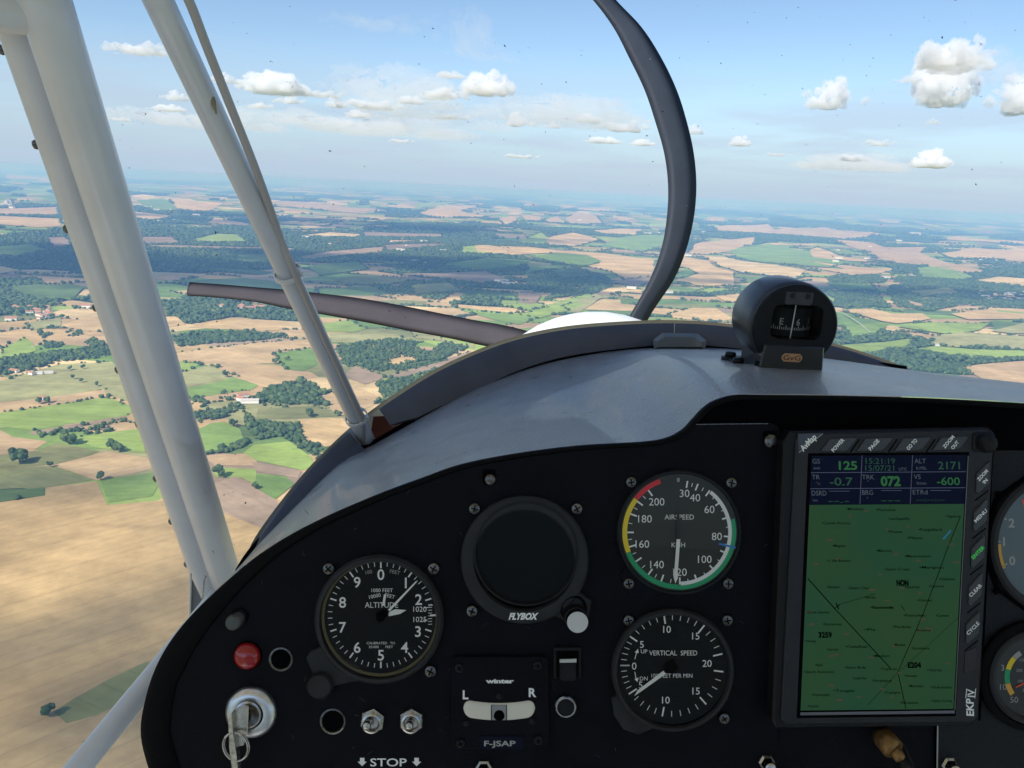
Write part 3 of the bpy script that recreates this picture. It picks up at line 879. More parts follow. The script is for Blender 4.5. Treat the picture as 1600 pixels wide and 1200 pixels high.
village(250, 337, 60, 8, 7, 'far farms behind the heavy strut', 'speck of a far farm behind the struts', (1, 2, 3), 2.2)
village(1385, 435, 8, 3, 0, 'x', 'x')
village(1090, 360, 90, 12, 12, 'far farms right of the blade', 'speck of a far farm near the upright blade', (1, 2, 3), 2.6)
village(600, 385, 110, 16, 12, 'far farms in the cloud shadow', 'speck of a farm in the shaded middle distance', (1, 2, 3), 1.8)
village(1430, 400, 130, 18, 12, 'farms on the tan slopes', 'speck of a farm on the right tan slopes', (1, 2, 3), 1.8)
ORD = 'first second third fourth fifth sixth seventh eighth ninth tenth eleventh twelfth thirteenth fourteenth fifteenth sixteenth seventeenth eighteenth nineteenth twentieth twenty-first twenty-second twenty-third'.split()
_seen = {}
HOUSES.sort(key=lambda h_: h_[0])
for i_, h_ in enumerate(HOUSES):
    if h_[5]:
        q_ = _seen.get(h_[5], 0); _seen[h_[5]] = q_ + 1
        HOUSES[i_] = (*h_[:4], h_[4] + ', ' + ORD[q_] + ' from the left', h_[5])
for (px, py, kk, s, lab, grp) in HOUSES:
    g = G(px, py)
    z = -HGT + relief(g.x, g.y) + (1 if math.hypot(g.x, g.y) < 2500 else 4)
    h = empty('house' if kk != 2 else 'barn', Matrix.Translation((g.x, g.y, z)) @ Matrix.Rotation(rh_.uniform(-0.6, 0.6), 4, 'Z') @ Matrix.Scale(s * (1.0 if math.hypot(g.x, g.y) < 2300 else 0.62), 4))
    tag(h, lab, 'house' if kk != 2 else 'barn', grp)
    link('wall', HM[kk][0], None, h); link('roof', HM[kk][1], None, h)

# lanes
m_lane = mat('pale_lane', (0.50, 0.46, 0.38), 0.95)
for pts in ([(1316, 494), (1345, 511), (1374, 532)], [(1476, 422), (1496, 434), (1516, 446)],
            [(1150, 470), (1200, 480), (1330, 484)], [(730, 470), (850, 478), (930, 470), (1010, 465)]):
    g = [G(a, b) for a, b in catmull2(pts)]
    V_, F_ = [], []
    for i, p in enumerate(g):
        t_ = (g[min(i + 1, len(g) - 1)] - g[max(i - 1, 0)]); t_.z = 0; t_.normalize()
        nrm = Vector((-t_.y, t_.x, 0)) * 1.7
        z = -HGT + relief(p.x, p.y) + (3.6 if math.hypot(p.x, p.y) < 2500 else 6.0)
        V_ += [(p.x + nrm.x, p.y + nrm.y, z), (p.x - nrm.x, p.y - nrm.y, z)]
        if i: F_.append((2 * i - 2, 2 * i - 1, 2 * i + 1, 2 * i))
    tag(mesh('lane', V_, F_, m_lane), kind='structure')

# ------------------------------------------------------------------ clouds
cloud_mat = bpy.data.materials.new('cloud')
cloud_mat.use_nodes = True
n, l = nodes_of(cloud_mat.node_tree)
o_ = n.new('ShaderNodeOutputMaterial'); v_ = n.new('ShaderNodeVolumePrincipled')
v_.inputs['Color'].default_value = (0.995, 0.995, 1.0, 1)
v_.inputs['Density'].default_value = 0.0085
v_.inputs['Anisotropy'].default_value = 0.0
l.new(v_.outputs[0], o_.inputs['Volume'])


veil_mat = cloud_mat.copy(); veil_mat.name = 'thin_cloud'
[q for q in veil_mat.node_tree.nodes if q.type == 'PRINCIPLED_VOLUME'][0].inputs['Density'].default_value = 0.00055


def cloud_mesh(seed, nb=26, asp=(1.0, 0.7, 0.55), sub=4):
    rs = random.Random(seed)
    bm = bmesh.new()
    blobs = [(rs.gauss(0, 0.40) * asp[0], rs.gauss(0, 0.36) * asp[1], abs(rs.gauss(0, 0.30)) * asp[2], rs.uniform(0.07, 0.27)) for _ in range(int(nb * 1.9))]
    for (x, y, z, r) in blobs:
        r *= 1.0 - 0.5 * min(1.0, math.hypot(x, y))
        mt = Matrix.Translation((x, y, z)) @ Matrix.Diagonal((r * 1.15, r * 1.15, r * 0.9, 1))
        bmesh.ops.create_icosphere(bm, subdivisions=3, radius=1.0, matrix=mt)
    me = bpy.data.meshes.new('cloud')
    bm.to_mesh(me); bm.free()
    o = bpy.data.objects.new('tmp_cloud', me)
    COL.objects.link(o)
    rm = o.modifiers.new('r', 'REMESH'); rm.mode = 'VOXEL'; rm.voxel_size = 0.016
    dg = bpy.context.evaluated_depsgraph_get()
    me2 = bpy.data.meshes.new_from_object(o.evaluated_get(dg))
    bpy.data.objects.remove(o); bpy.data.meshes.remove(me)
    N_ = len(me2.vertices)
    co = np.empty(N_ * 3, dtype=np.float32); me2.vertices.foreach_get('co', co); co = co.reshape(-1, 3)
    no = np.empty(N_ * 3, dtype=np.float32); me2.vertices.foreach_get('normal', no); no = no.reshape(-1, 3)
    off = Vector((seed * 3.7, 0, 0))
    dd = np.array([0.105 * noise.fractal(Vector(c.tolist()) * 5.0 + off, 0.55, 2.2, 5) + 0.07 * abs(noise.noise(Vector(c.tolist()) * 12 + off)) for c in co], dtype=np.float32)
    co = co + no * dd[:, None]
    co[:, 2] = np.where(co[:, 2] < -0.06, -0.06 + (co[:, 2] + 0.06) * 0.25, co[:, 2])
    me2.vertices.foreach_set('co', co.ravel()); me2.update()
    me2.materials.clear(); me2.materials.append(cloud_mat)
    me2.name = 'cloud'
    return me2


VM = []
CM = [cloud_mesh(1), cloud_mesh(2, 30, (1.0, .6, .9)), cloud_mesh(3, 22, (1.2, .7, .35)), cloud_mesh(4, 34, (.8, .6, 1.15)), cloud_mesh(5, 16, (1.0, .6, .5))]


for m_c in CM:
    q = m_c.copy(); q.materials.clear(); q.materials.append(veil_mat); VM.append(q)


def cloud(px, py, wpx, hk, mi, lab, base=1500.0, rot=0.0, grp='cumulus clouds over the horizon'):
    """px, py: middle of the cloud's base in the photograph, wpx: its width there"""
    d = ray(px, py)
    t = base / d.z if d.z > 0.02 else base / 0.02
    c = d * t
    s = wpx / F_PX * t * 0.54
    o = link('cloud', VM[mi - 10] if mi >= 10 else CM[mi], None)
    o.matrix_world = Matrix.Translation(c) @ Matrix.Rotation(rot, 4, 'Z') @ Matrix.Diagonal((s, s, s * hk, 1))
    tag(o, lab, 'cloud', grp)


CLOUDS = [
 (1468, 160, 130, 1.25, 3, 'tall cumulus cloud with wide ragged top, largest at upper right', 0.2),
 (1485, 103, 150, 0.9, 2, 'broad overhanging head of the big cloud at upper right', 0.9),
 (1297, 166, 84, 1.2, 1, 'peaked white cloud left of the big one at upper right', 2.0),
 (1600, 172, 120, 1.1, 1, 'white cloud cut by the right edge of the picture', 0.5),
 (1455, 258, 78, 1.1, 0, 'pinkish puff low on the right under the big cloud', 1.1),
 (1374, 226, 40, 0.9, 2, 'small flat puff between the peaked and pinkish clouds', 0.0),
 (1457, 193, 30, 0.8, 4, 'tiny puff just beneath the big right cloud', 0.0),
 (1332, 250, 60, 0.6, 2, 'low thin puff right of the compass and under the small puff', 1.0),
 (1155, 226, 44, 1.1, 0, 'small white cloud right of the upright propeller blade', 0.4),
 (1085, 208, 40, 1.0, 4, 'small cloud half hidden by the upright propeller blade', 0.4),
 (755, 143, 105, 1.0, 0, 'bright cumulus with two horns above the middle', 0.0),
 (690, 152, 95, 0.55, 2, 'low ragged cloud left of the bright middle cumulus', 2.2),
 (808, 195, 60, 0.9, 4, 'bright puff under the middle cumulus', 1.8),
 (865, 199, 34, 0.8, 4, 'small puff right of the bright puff under the cumulus', 0.8),
 (975, 203, 70, 0.9, 2, 'soft cloud left of the upright propeller blade', 0.0),
 (1005, 226, 50, 0.6, 0, 'low soft cloud against the upright propeller blade', 1.9),
 (735, 78, 110, 1.3, 11, 'tall pale grey cloud near the top of the picture', 1.0),
 (640, 160, 60, 0.6, 0, 'ragged pale cloud joining the middle cumulus on its left', 0.9),
 (505, 150, 70, 0.5, 2, 'thin pale cloud just right of the rounded white cloud', 0.1),
 (560, 182, 60, 0.5, 4, 'low hazy puff under the long pale cloud', 1.4),
 (350, 128, 60, 0.7, 4, 'pale puff half hidden by the cable', 0.4),
 (700, 185, 60, 0.5, 2, 'thin low cloud beneath the middle cumulus', 2.6),
 (920, 190, 60, 0.6, 4, 'faint puff left of the soft cloud near the blade', 1.0),
 (940, 222, 70, 0.4, 0, 'low flat cloud left of the upright blade', 0.3),
 (260, 172, 60, 0.5, 0, 'low broken cloud left of the thin strut', 0.3),
 (1420, 128, 50, 0.6, 4, 'small fragment at the left foot of the big right cloud', 0.2),
 (600, 205, 380, 0.30, 12, 'broad faint bank of cloud low over the left and middle', 0.15),
 (900, 190, 330, 0.42, 10, 'broad faint bank of cloud left of the upright blade', 2.9),
 (330, 195, 300, 0.36, 12, 'broad faint bank of cloud low behind the struts', 0.0),
 (1330, 262, 260, 0.3, 10, 'low faint bank of cloud above the compass', 0.6),
 (620, 175, 300, 0.5, 11, 'soft grey haze cloud around the long pale cloud', 1.0),
 (1540, 120, 180, 0.9, 10, 'thin grey veil trailing right of the big cloud', 1.0),
 (770, 92, 120, 0.4, 12, 'thin grey wisp below the tall pale cloud', 0.3),
 (700, 120, 60, 0.5, 0, 'small ragged puff touching the veil above the middle', 0.3),
 (600, 42, 150, 0.5, 12, 'dim flat grey cloud at the top between strut and middle', 0.2),
 (435, 142, 125, 0.8, 0, 'rounded white cloud right of the cable', 3.0),
 (452, 160, 50, 0.8, 4, 'small puff hanging under the rounded white cloud', 0.0),
 (525, 166, 50, 0.9, 4, 'bright ragged puff right of the rounded white cloud', 1.5),
 (585, 168, 80, 0.6, 2, 'long pale cloud between the rounded cloud and the cumulus', 0.5),
 (405, 168, 46, 0.7, 2, 'small puff beside the cable under the rounded cloud', 2.5),
 (222, 82, 95, 0.7, 2, 'white cloud between the heavy strut and the thin strut', 0.0),
 (275, 155, 50, 0.8, 4, 'small white puff left of the thin strut', 1.0),
 (188, 188, 40, 0.5, 2, 'low flat puff touching the heavy strut', 0.0),
 (545, 196, 28, 0.8, 4, 'tiny bright puff low between cable and middle', 0.0),
 (628, 222, 34, 0.6, 2, 'tiny pinkish puff low left of the middle', 0.7),
 (815, 246, 50, 0.4, 2, 'long faint puff low in the middle of the sky', 0.7),
 (1215, 243, 40, 0.4, 2, 'faint flat puff low over the compass', 0.7),
]
for (px, py, w, hk, mi, lab, rot) in CLOUDS:
    cloud(px, py, w, hk, mi, lab, 1500.0, rot)
# cumulus overhead, out of the picture, whose shadows lie on the land in it
for k, (px, py, sx, sy) in enumerate([(300, 432, 1500, 620), (640, 418, 1300, 620), (560, 358, 1700, 1000), (900, 445, 420, 260), (80, 400, 900, 500), (760, 455, 400, 200), (1250, 352, 1400, 700), (1500, 468, 800, 330), (30, 420, 700, 420), (60, 1060, 260, 90), (250, 1200, 240, 110), (1330, 462, 300, 160), (60, 770, 130, 50)]):
    g = G(px, py)
    t = (2700 + HGT) / SUN_DIR.z
    o = link('cloud', CM[k % 5], None)
    o.matrix_world = Matrix.Translation((g.x + SUN_DIR.x * t, g.y + SUN_DIR.y * t, 2700)) @ Matrix.Rotation(0.0, 4, 'Z') @ Matrix.Diagonal((sx, sy, 330, 1))
    tag(o, 'cumulus cloud above the picture casting a shadow on the land', 'cloud', 'clouds above the picture')
# ================================================================== the aeroplane
m_panel = mat('black_panel_paint', (0.0045, 0.005, 0.0085), 0.5, spec=0.09, bump=0.5, bscale=900, var=0.35, vscale=30)
m_deep = mat('deep_black', (0.002, 0.002, 0.003), 0.9, spec=0.05)
m_rub = mat('black_rubber', (0.004, 0.004, 0.005), 0.75, spec=0.12, bump=0.3, bscale=600)
m_plas = mat('black_plastic', (0.010, 0.010, 0.012), 0.42, spec=0.22, bump=0.25, bscale=1200, var=0.2, vscale=60)
m_bez = mat('bezel_black', (0.022, 0.022, 0.025), 0.5, spec=0.25, var=0.2, vscale=80)
m_dial = mat('dial_black', (0.010, 0.011, 0.014), 0.6, spec=0.1)
m_print = mat('white_print', (0.88, 0.88, 0.87), 0.6)
m_printd = mat('dim_print', (0.42, 0.42, 0.41), 0.6)
m_needle = mat('needle_white', (0.86, 0.86, 0.82), 0.5)
m_red = mat('red_print', (0.75, 0.02, 0.03), 0.5)
m_yel = mat('yellow_print', (0.95, 0.70, 0.02), 0.5)
m_grn = mat('green_print', (0.015, 0.38, 0.16), 0.5)
m_blu = mat('blue_print', (0.02, 0.20, 0.62), 0.5)
m_org = mat('orange_print', (0.85, 0.45, 0.05), 0.5)
m_ndr = mat('red_needle', (0.9, 0.10, 0.05), 0.5)
m_steel = mat('steel', (0.55, 0.54, 0.52), 0.25, metal=1.0, var=0.2, vscale=300)
m_alu = mat('brushed_aluminium', (0.72, 0.73, 0.75), 0.34, metal=1.0, var=0.1, vscale=200)
m_screw = mat('blackened_steel', (0.16, 0.155, 0.15), 0.34, metal=1.0, var=0.4, vscale=400)
m_brass = mat('brass', (0.26, 0.15, 0.055), 0.45, metal=0.7, var=0.3, vscale=300)
m_knob = mat('white_knob', (0.62, 0.62, 0.63), 0.5)
m_tube = mat('white_painted_tube', (0.76, 0.775, 0.80), 0.30, spec=0.6, bump=0.2, bscale=160, var=0.045, vscale=26, coat=0.25)
m_cable = mat('grey_cable', (0.50, 0.475, 0.455), 0.5)
m_tie = mat('white_nylon', (0.85, 0.85, 0.84), 0.4)
m_trim = mat('dark_trim', (0.088, 0.092, 0.118), 0.40, bump=0.3, bscale=500, var=0.15, vscale=20)
m_cowl = mat('white_gelcoat', (0.74, 0.75, 0.74), 0.4, spec=0.2)
m_brown = mat('brown_recess', (0.16, 0.035, 0.018), 0.7)
m_blade = mat('propeller_black', (0.034, 0.043, 0.060), 0.65, spec=0.25, var=0.15, vscale=10)
m_bladeb = mat('blurred_propeller', (0.070, 0.064, 0.075), 0.85, spec=0.2, var=0.2, vscale=8)  # paler, browner blade colour stands in for land seen through its motion blur
m_glare = mat('grained_glareshield', (0.27, 0.27, 0.275), 0.33, spec=1.0, coat=0.15, bump=1.6, bscale=420, var=0.18, vscale=40)
m_roof = mat('cabin_lining', (0.65, 0.65, 0.63), 0.8)  # pale so the unseen cabin parts bounce light onto the panel
m_wing = mat('wing_fabric', (0.85, 0.85, 0.83), 0.5)
m_lamp = mat('red_lens', (0.33, 0.006, 0.010), 0.12, coat=0.5)
m_ground_lbl = mat('label_tape', (0.006, 0.007, 0.02), 0.4, spec=0.12)


def clear_mat(name, alpha, rough=0.02, tint=(1, 1, 1), ior=1.35):
    m = bpy.data.materials.new(name); m.use_nodes = True
    n, l = nodes_of(m.node_tree)
    o = n.new('ShaderNodeOutputMaterial'); mx = n.new('ShaderNodeMixShader'); t = n.new('ShaderNodeBsdfTransparent'); g = n.new('ShaderNodeBsdfGlossy')
    fr = n.new('ShaderNodeFresnel'); fr.inputs[0].default_value = ior
    t.inputs[0].default_value = (*tint, 1); g.inputs['Roughness'].default_value = rough
    mu = nd(n, 'ShaderNodeMath', operation='MULTIPLY', i_1=alpha)
    l.new(fr.outputs[0], mu.inputs[0]); l.new(mu.outputs[0], mx.inputs[0]); l.new(t.outputs[0], mx.inputs[1]); l.new(g.outputs[0], mx.inputs[2])
    l.new(mx.outputs[0], o.inputs[0])
    return m


m_lexan = clear_mat('clear_polycarbonate', 0.45, 0.06, (0.985, 0.99, 0.985))
m_pane = clear_mat('side_polycarbonate', 0.10, 0.10, (0.98, 0.985, 0.98))
m_glass = clear_mat('instrument_glass', 0.26, 0.02, (0.97, 0.97, 0.96), 1.45)
D0 = 0.50


def emat(name, col, base, s):
    return mat(name, base, 0.5, spec=0.08, emit=col, estr=s)


_fc = bpy.data.curves.new('t', 'FONT'); _fc.body = 'H'; _fc.size = 1
_fo = bpy.data.objects.new('t', _fc)
COL.objects.link(_fo)
bpy.context.view_layer.update()
_m = bpy.data.meshes.new_from_object(_fo.evaluated_get(bpy.context.evaluated_depsgraph_get()))
CAP = max(v.co.y for v in _m.vertices)
bpy.data.objects.remove(_fo)


def glyphs(s, bold=0.0, shear=0.0, spacing=1.0):
    c = bpy.data.curves.new('t', 'FONT'); c.body = s; c.size = 1; c.resolution_u = 3; c.offset = bold; c.shear = shear
    c.space_character = spacing
    o = bpy.data.objects.new('t', c); COL.objects.link(o)
    bpy.context.view_layer.update()
    m = bpy.data.meshes.new_from_object(o.evaluated_get(bpy.context.evaluated_depsgraph_get()))
    v = [(a.co.x / CAP, a.co.y / CAP) for a in m.vertices]; f = [tuple(p.vertices) for p in m.polygons]
    bpy.data.objects.remove(o); bpy.data.curves.remove(c); bpy.data.meshes.remove(m)
    if not v: return [], [], 0
    x0, x1 = min(a[0] for a in v), max(a[0] for a in v)
    return [(a - (x0 + x1) / 2, b - 0.5) for a, b in v], f, x1 - x0


class Thing:
    """parts are drawn in photograph pixels on a plane d metres ahead, z in the same unit towards the pilot"""

    def __init__(s, name, ox, oy, d, label, cat, group=None, level=False):
        s.ox, s.oy, s.d = ox, oy, d
        s.k = d / F_PX
        if level:
            mw = Matrix.Translation(MC @ P(ox, oy, d)) @ Matrix.Rotation(R(90), 4, 'X')
        else:
            mw = MC @ Matrix.Translation(P(ox, oy, d))
        s.o = empty(name, mw)
        tag(s.o, label, cat, group)

    def v(s, x, y, z=0.0):
        return ((x - s.ox) * s.k, -(y - s.oy) * s.k, z * s.k)

    def part(s, name, V, F, m, smooth=False, parent=None, label=None):
        o = mesh(name, [s.v(*a) for a in V], F, m, parent or s.o, smooth)
        if label: o['label'] = label
        return o

    def lathe(s, name, cx, cy, prof, m, seg=56, smooth=True, parent=None, squash=1.0, label=None, axis=(0, 0)):
        V, F = [], []
        for (r, z) in prof:
            for t in range(seg):
                a = 2 * math.pi * t / seg
                V.append((cx + r * math.cos(a) + axis[0] * z, cy + r * math.sin(a) * squash + axis[1] * z, z))
        for i in range(len(prof) - 1):
            for t in range(seg):
                F.append((i * seg + t, (i + 1) * seg + t, (i + 1) * seg + (t + 1) % seg, i * seg + (t + 1) % seg))
        if prof[-1][0] < 0.01 * max(p[0] for p in prof): pass
        o = s.part(name, V, F, m, False, parent, label)
        if smooth:
            o.data.shade_smooth()
            try: o.data.set_sharp_from_angle(angle=R(32))
            except Exception: pass
        return o

    def prism(s, name, pts, z0, z1, m, parent=None, bev=0.0, label=None):
        k = len(pts)
        cx = sum(p[0] for p in pts) / k; cy = sum(p[1] for p in pts) / k
        def ins(b):
            out = []
            for i in range(k):
                a, c, e = pts[i - 1], pts[i], pts[(i + 1) % k]
                d1 = Vector((c[0] - a[0], c[1] - a[1])).normalized(); d2 = Vector((e[0] - c[0], e[1] - c[1])).normalized()
                n_ = Vector((-(d1.y + d2.y), d1.x + d2.x))
                if n_.length < 1e-6: n_ = Vector((-d1.y, d1.x))
                n_.normalize()
                if n_.x * (cx - c[0]) + n_.y * (cy - c[1]) < 0: n_ = -n_
                out.append((c[0] + n_.x * b, c[1] + n_.y * b))
            return out
        V = [(x, y, z0) for x, y in pts]
        if bev:
            V += [(x, y, z1 - bev) for x, y in pts] + [(x, y, z1) for x, y in ins(bev)]
            L_ = 3
        else:
            V += [(x, y, z1) for x, y in pts]; L_ = 2
        area = sum(pts[i][0] * pts[(i + 1) % k][1] - pts[(i + 1) % k][0] * pts[i][1] for i in range(k))
        F = []
        for j in range(L_ - 1):
            for i in range(k):
                q = (j * k + i, j * k + (i + 1) % k, (j + 1) * k + (i + 1) % k, (j + 1) * k + i)
                F.append(q if area < 0 else q[::-1])
        top = [(L_ - 1) * k + i for i in range(k)]
        # image y points down, so a polygon that is clockwise on screen faces the pilot when reversed
        F.append(tuple(top) if area < 0 else tuple(top[::-1]))
        return s.part(name, V, F, m, False, parent, label)

    def box(s, name, x0, y0, x1, y1, z0, z1, m, parent=None, bev=0.0, r=0.0, label=None):
        if r:
            pts = []
            for (cx, cy, a0) in ((x1 - r, y0 + r, -90), (x1 - r, y1 - r, 0), (x0 + r, y1 - r, 90), (x0 + r, y0 + r, 180)):
                for t in range(5):
                    a = R(a0 + 90 * t / 4); pts.append((cx + r * math.cos(a), cy + r * math.sin(a)))
        else:
            pts = [(x0, y0), (x1, y0), (x1, y1), (x0, y1)]
        return s.prism(name, pts, z0, z1, m, parent, bev, label)

    def text(s, st, cx, cy, h, m, z=0.4, w=None, rot=0.0, bold=0.0, shear=0.0, parent=None, name='lettering', spacing=1.0, aff=(0, 0)):
        v, f, ww = glyphs(st, bold, shear, spacing)
        if not v: return None
        sx = (w / (ww * h)) if w else 1.0
        c, sn = math.cos(R(rot)), math.sin(R(rot))
        V = []
        for a, b in v:
            a, b = a * h * sx, b * h
            X_, Y_ = a * c - b * sn, a * sn + b * c
            V.append((cx + X_ + aff[0] * Y_, cy - Y_ - aff[1] * X_, z))
        return s.part(name, V, f, m, False, parent)

    def bars(s, name, segs, m, z=0.4, parent=None):
        """flat bars: (x0, y0, x1, y1, width)"""
        V, F = [], []
        for (x0, y0, x1, y1, w) in segs:
            dx_, dy_ = x1 - x0, y1 - y0
            L_ = math.hypot(dx_, dy_) or 1
            ax, ay = -dy_ / L_ * w / 2, dx_ / L_ * w / 2
            i = len(V)
            V += [(x0 + ax, y0 + ay, z), (x1 + ax, y1 + ay, z), (x1 - ax, y1 - ay, z), (x0 - ax, y0 - ay, z)]
            F.append((i, i + 1, i + 2, i + 3))
        return s.part(name, V, F, m, False, parent)

    def arc(s, name, cx, cy, r0, r1, a0, a1, m, z=0.4, parent=None):
        """angles clockwise from the top, in degrees"""
        k = max(2, int(abs(a1 - a0) / 4)); V, F = [], []
        for i in range(k + 1):
            a = R(a0 + (a1 - a0) * i / k)
            V += [(cx + r0 * math.sin(a), cy - r0 * math.cos(a), z), (cx + r1 * math.sin(a), cy - r1 * math.cos(a), z)]
            if i: F.append((2 * i - 2, 2 * i - 1, 2 * i + 1, 2 * i))
        return s.part(name, V, F, m, False, parent)

    def screw(s, x, y, r=10, z=0, m=None, cross=True, lab=None):
        m = m or m_screw
        o = s.lathe('screw', x, y, [(r, z - 1), (r, z + r * 0.15), (r * .85, z + r * .42), (r * .5, z + r * .55), (0.01, z + r * .58)], m, 20, label=lab)
        a = R((x * 7 + y * 3) % 90)
        sg = []
        for q in (0, 1):
            b = a + q * math.pi / 2
            sg.append((x - math.cos(b) * r * .6, y - math.sin(b) * r * .6, x + math.cos(b) * r * .6, y + math.sin(b) * r * .6, r * .22))
        if cross: s.bars('slot', sg, m_deep, z + r * 0.62, o)
        return o

    def dialticks(s, cx, cy, lst, m, z=0.5, name='tick_marks', parent=None):
        s.bars(name, [(cx + r0 * math.sin(R(a)), cy - r0 * math.cos(R(a)), cx + r1 * math.sin(R(a)), cy - r1 * math.cos(R(a)), w) for (a, r0, r1, w) in lst], m, z, parent)


def catmull(pts, n=6):
    out = []
    for i in range(len(pts) - 1):
        p0, p1, p2, p3 = pts[max(i - 1, 0)], pts[i], pts[i + 1], pts[min(i + 2, len(pts) - 1)]
        for t in range(n):
            u = t / n
            out.append(tuple(0.5 * ((2 * b) + (-a + c) * u + (2 * a - 5 * b + 4 * c - d) * u * u + (-a + 3 * b - 3 * c + d) * u ** 3) for a, b, c, d in zip(p0, p1, p2, p3)))
    out.append(tuple(pts[-1]))
    return out


def cabin(name, V, F, m, parent=None, smooth=False, label=None, cat=None, group=None):
    """mesh given in the cabin's axes; its origin is put at its middle"""
    if parent is not None:
        off = parent['_org'] if '_org' in parent else (0, 0, 0)
        o = mesh(name, [(a[0] - off[0], a[1] - off[1], a[2] - off[2]) for a in V], F, m, parent, smooth)
        if label: o['label'] = label
        return o
    c = [sum(a[i] for a in V) / len(V) for i in range(3)]
    o = mesh(name, [(a[0] - c[0], a[1] - c[1], a[2] - c[2]) for a in V], F, m, None, smooth)
    o.matrix_world = MC @ Matrix.Translation(c)
    o['_org'] = c
    tag(o, label, cat, group)
    return o


def sweep(pts, rad, seg=24, cap=True):
    """round bar through 3D points; rad: number or list"""
    V, F = [], []
    n_ = len(pts)
    P_ = [Vector(p) for p in pts]
    up = None
    for i in range(n_):
        t = (P_[min(i + 1, n_ - 1)] - P_[max(i - 1, 0)]).normalized()
        if up is None:
            up = t.orthogonal().normalized()
        up = (up - t * up.dot(t)).normalized()
        b = t.cross(up)
        r = rad[i] if isinstance(rad, (list, tuple)) else rad
        for k in range(seg):
            a = 2 * math.pi * k / seg
            V.append(P_[i] + (up * math.cos(a) + b * math.sin(a)) * r)
    for i in range(n_ - 1):
        for k in range(seg):
            F.append((i * seg + k, i * seg + (k + 1) % seg, (i + 1) * seg + (k + 1) % seg, (i + 1) * seg + k))
    if cap:
        F.append(tuple(range(seg))[::-1]); F.append(tuple((n_ - 1) * seg + k for k in range(seg)))
    return V, F


def lin(a, b, n=12):
    a, b = Vector(a), Vector(b)
    return [a + (b - a) * (i / n) for i in range(n + 1)]


# ------------------------------------------------------------------ wing and added cabin parts behind the pilot (unseen: they shade and bounce light)
def wbox(name, x0, x1, y0, y1, z0, z1, m, label=None, cat=None, parent=None):
    V = [(x, y, z) for z in (z0, z1) for (x, y) in ((x0, y0), (x1, y0), (x1, y1), (x0, y1))]
    o = mesh(name, V, [(0, 3, 2, 1), (4, 5, 6, 7), (0, 1, 5, 4), (1, 2, 6, 5), (2, 3, 7, 6), (3, 0, 4, 7)], m, parent)
    if parent is None: tag(o, label, cat)
    return o


wbox('wing', -4.4, 4.9, -1.25, 0.42, 0.42, 0.55, m_wing, 'white high wing over the cabin, above the picture', 'wing')
wbox('bulkhead', -0.62, 0.95, -1.0, -0.96, -1.0, -0.15, m_roof, 'unseen pale bulkhead added behind the seats to control panel light', 'bulkhead')  # added light blocker, pale so it also brightens the panel
wbox('cabin_floor', -0.62, 0.95, -0.96, 0.9, -1.04, -1.0, m_roof, 'unseen pale cabin floor bouncing light to the instrument panel', 'cabin floor')
wbox('seat_back', -0.25, 0.22, -0.60, -0.47, -0.9, -0.05, m_roof, 'unseen pale seat back added behind the camera to control panel light', 'seat')  # added to block light reaching the panel from behind

# ------------------------------------------------------------------ curves read from the photograph, each at its own depth
NEAR = catmull([(262, 1290), (236, 1210), (221, 1150), (226, 1100), (243, 1045), (270, 997), (312, 948), (372, 893), (430, 850), (500, 812), (590, 773), (660, 747), (720, 726), (800, 710),
                (900, 697), (1000, 691), (1040, 685), (1066, 673), (1084, 655), (1101, 637), (1122, 624), (1152, 617), (1200, 617), (1300, 618), (1450, 622), (1600, 630), (1750, 640), (1950, 660)], 5)


def fd(x):
    return float(np.interp(x, [300, 385, 560, 800, 1050, 1420, 1600, 1900], [0.60, 0.68, 0.86, 0.92, 0.95, 0.90, 0.82, 0.70]))


FARX = [(330, 985), (352, 935), (375, 890), (397, 858), (430, 822), (480, 770), (520, 730), (550, 708), (580, 696), (640, 662), (700, 628), (760, 599), (800, 584), (850, 568), (900, 557),
        (960, 548), (1030, 543), (1100, 543), (1170, 547), (1300, 561), (1420, 579), (1600, 603), (1800, 640)]
OUTX = [(345, 965), (365, 920), (384, 881), (402, 843), (440, 790), (480, 741), (520, 700), (555, 668), (580, 648), (620, 620), (680, 583), (740, 555), (800, 533), (860, 519), (920, 511),
        (1000, 506), (1050, 505), (1100, 507), (1150, 512), (1220, 522), (1300, 540), (1360, 558), (1420, 580), (1500, 612)]
FAR = catmull(FARX, 5); OUT = catmull(OUTX, 5)


def at_x(curve, x):
    for i in range(len(curve) - 1):
        a, b = curve[i], curve[i + 1]
        if a[0] <= x <= b[0]: return a[1] + (b[1] - a[1]) * (x - a[0]) / max(b[0] - a[0], 1e-6)
    return curve[-1][1] if x > curve[-1][0] else curve[0][1]


# glareshield: from the panel's top edge forward to the windscreen
nx_map = [222, 372, 600, 900, 1040, 1150, 1300, 1600, 1950]
fx_map = [335, 400, 632, 852, 935, 1012, 1130, 1410, 1790]
nearpts = [p for p in NEAR if p[1] < 1150 or p[0] > 300]
nearpts = nearpts[10:]
V, F = [], []
NR = 22
for (x, y) in nearpts:
    xf = float(np.interp(x, nx_map, fx_map)); yf = at_x(FAR, xf)
    a = Vector(P(x, y - 1.0, D0 + 0.004)); b = Vector(P(xf, yf, fd(xf)))
    for j in range(NR + 1):
        t = j / NR
        p = a.lerp(b, t)
        p.y += float(np.interp(x, [300, 700, 960, 1040, 1120, 1300], [0.0, -0.004, -0.010, 0.004, 0.010, 0.006])) * math.sin(math.pi * t) * (1.4 - 0.8 * t)
        if j == 0: p.y -= 0.0
        V.append(p)
m_ = NR + 1
for i in range(len(nearpts) - 1):
    for j in range(NR): F.append((i * m_ + j, (i + 1) * m_ + j, (i + 1) * m_ + j + 1, i * m_ + j + 1))
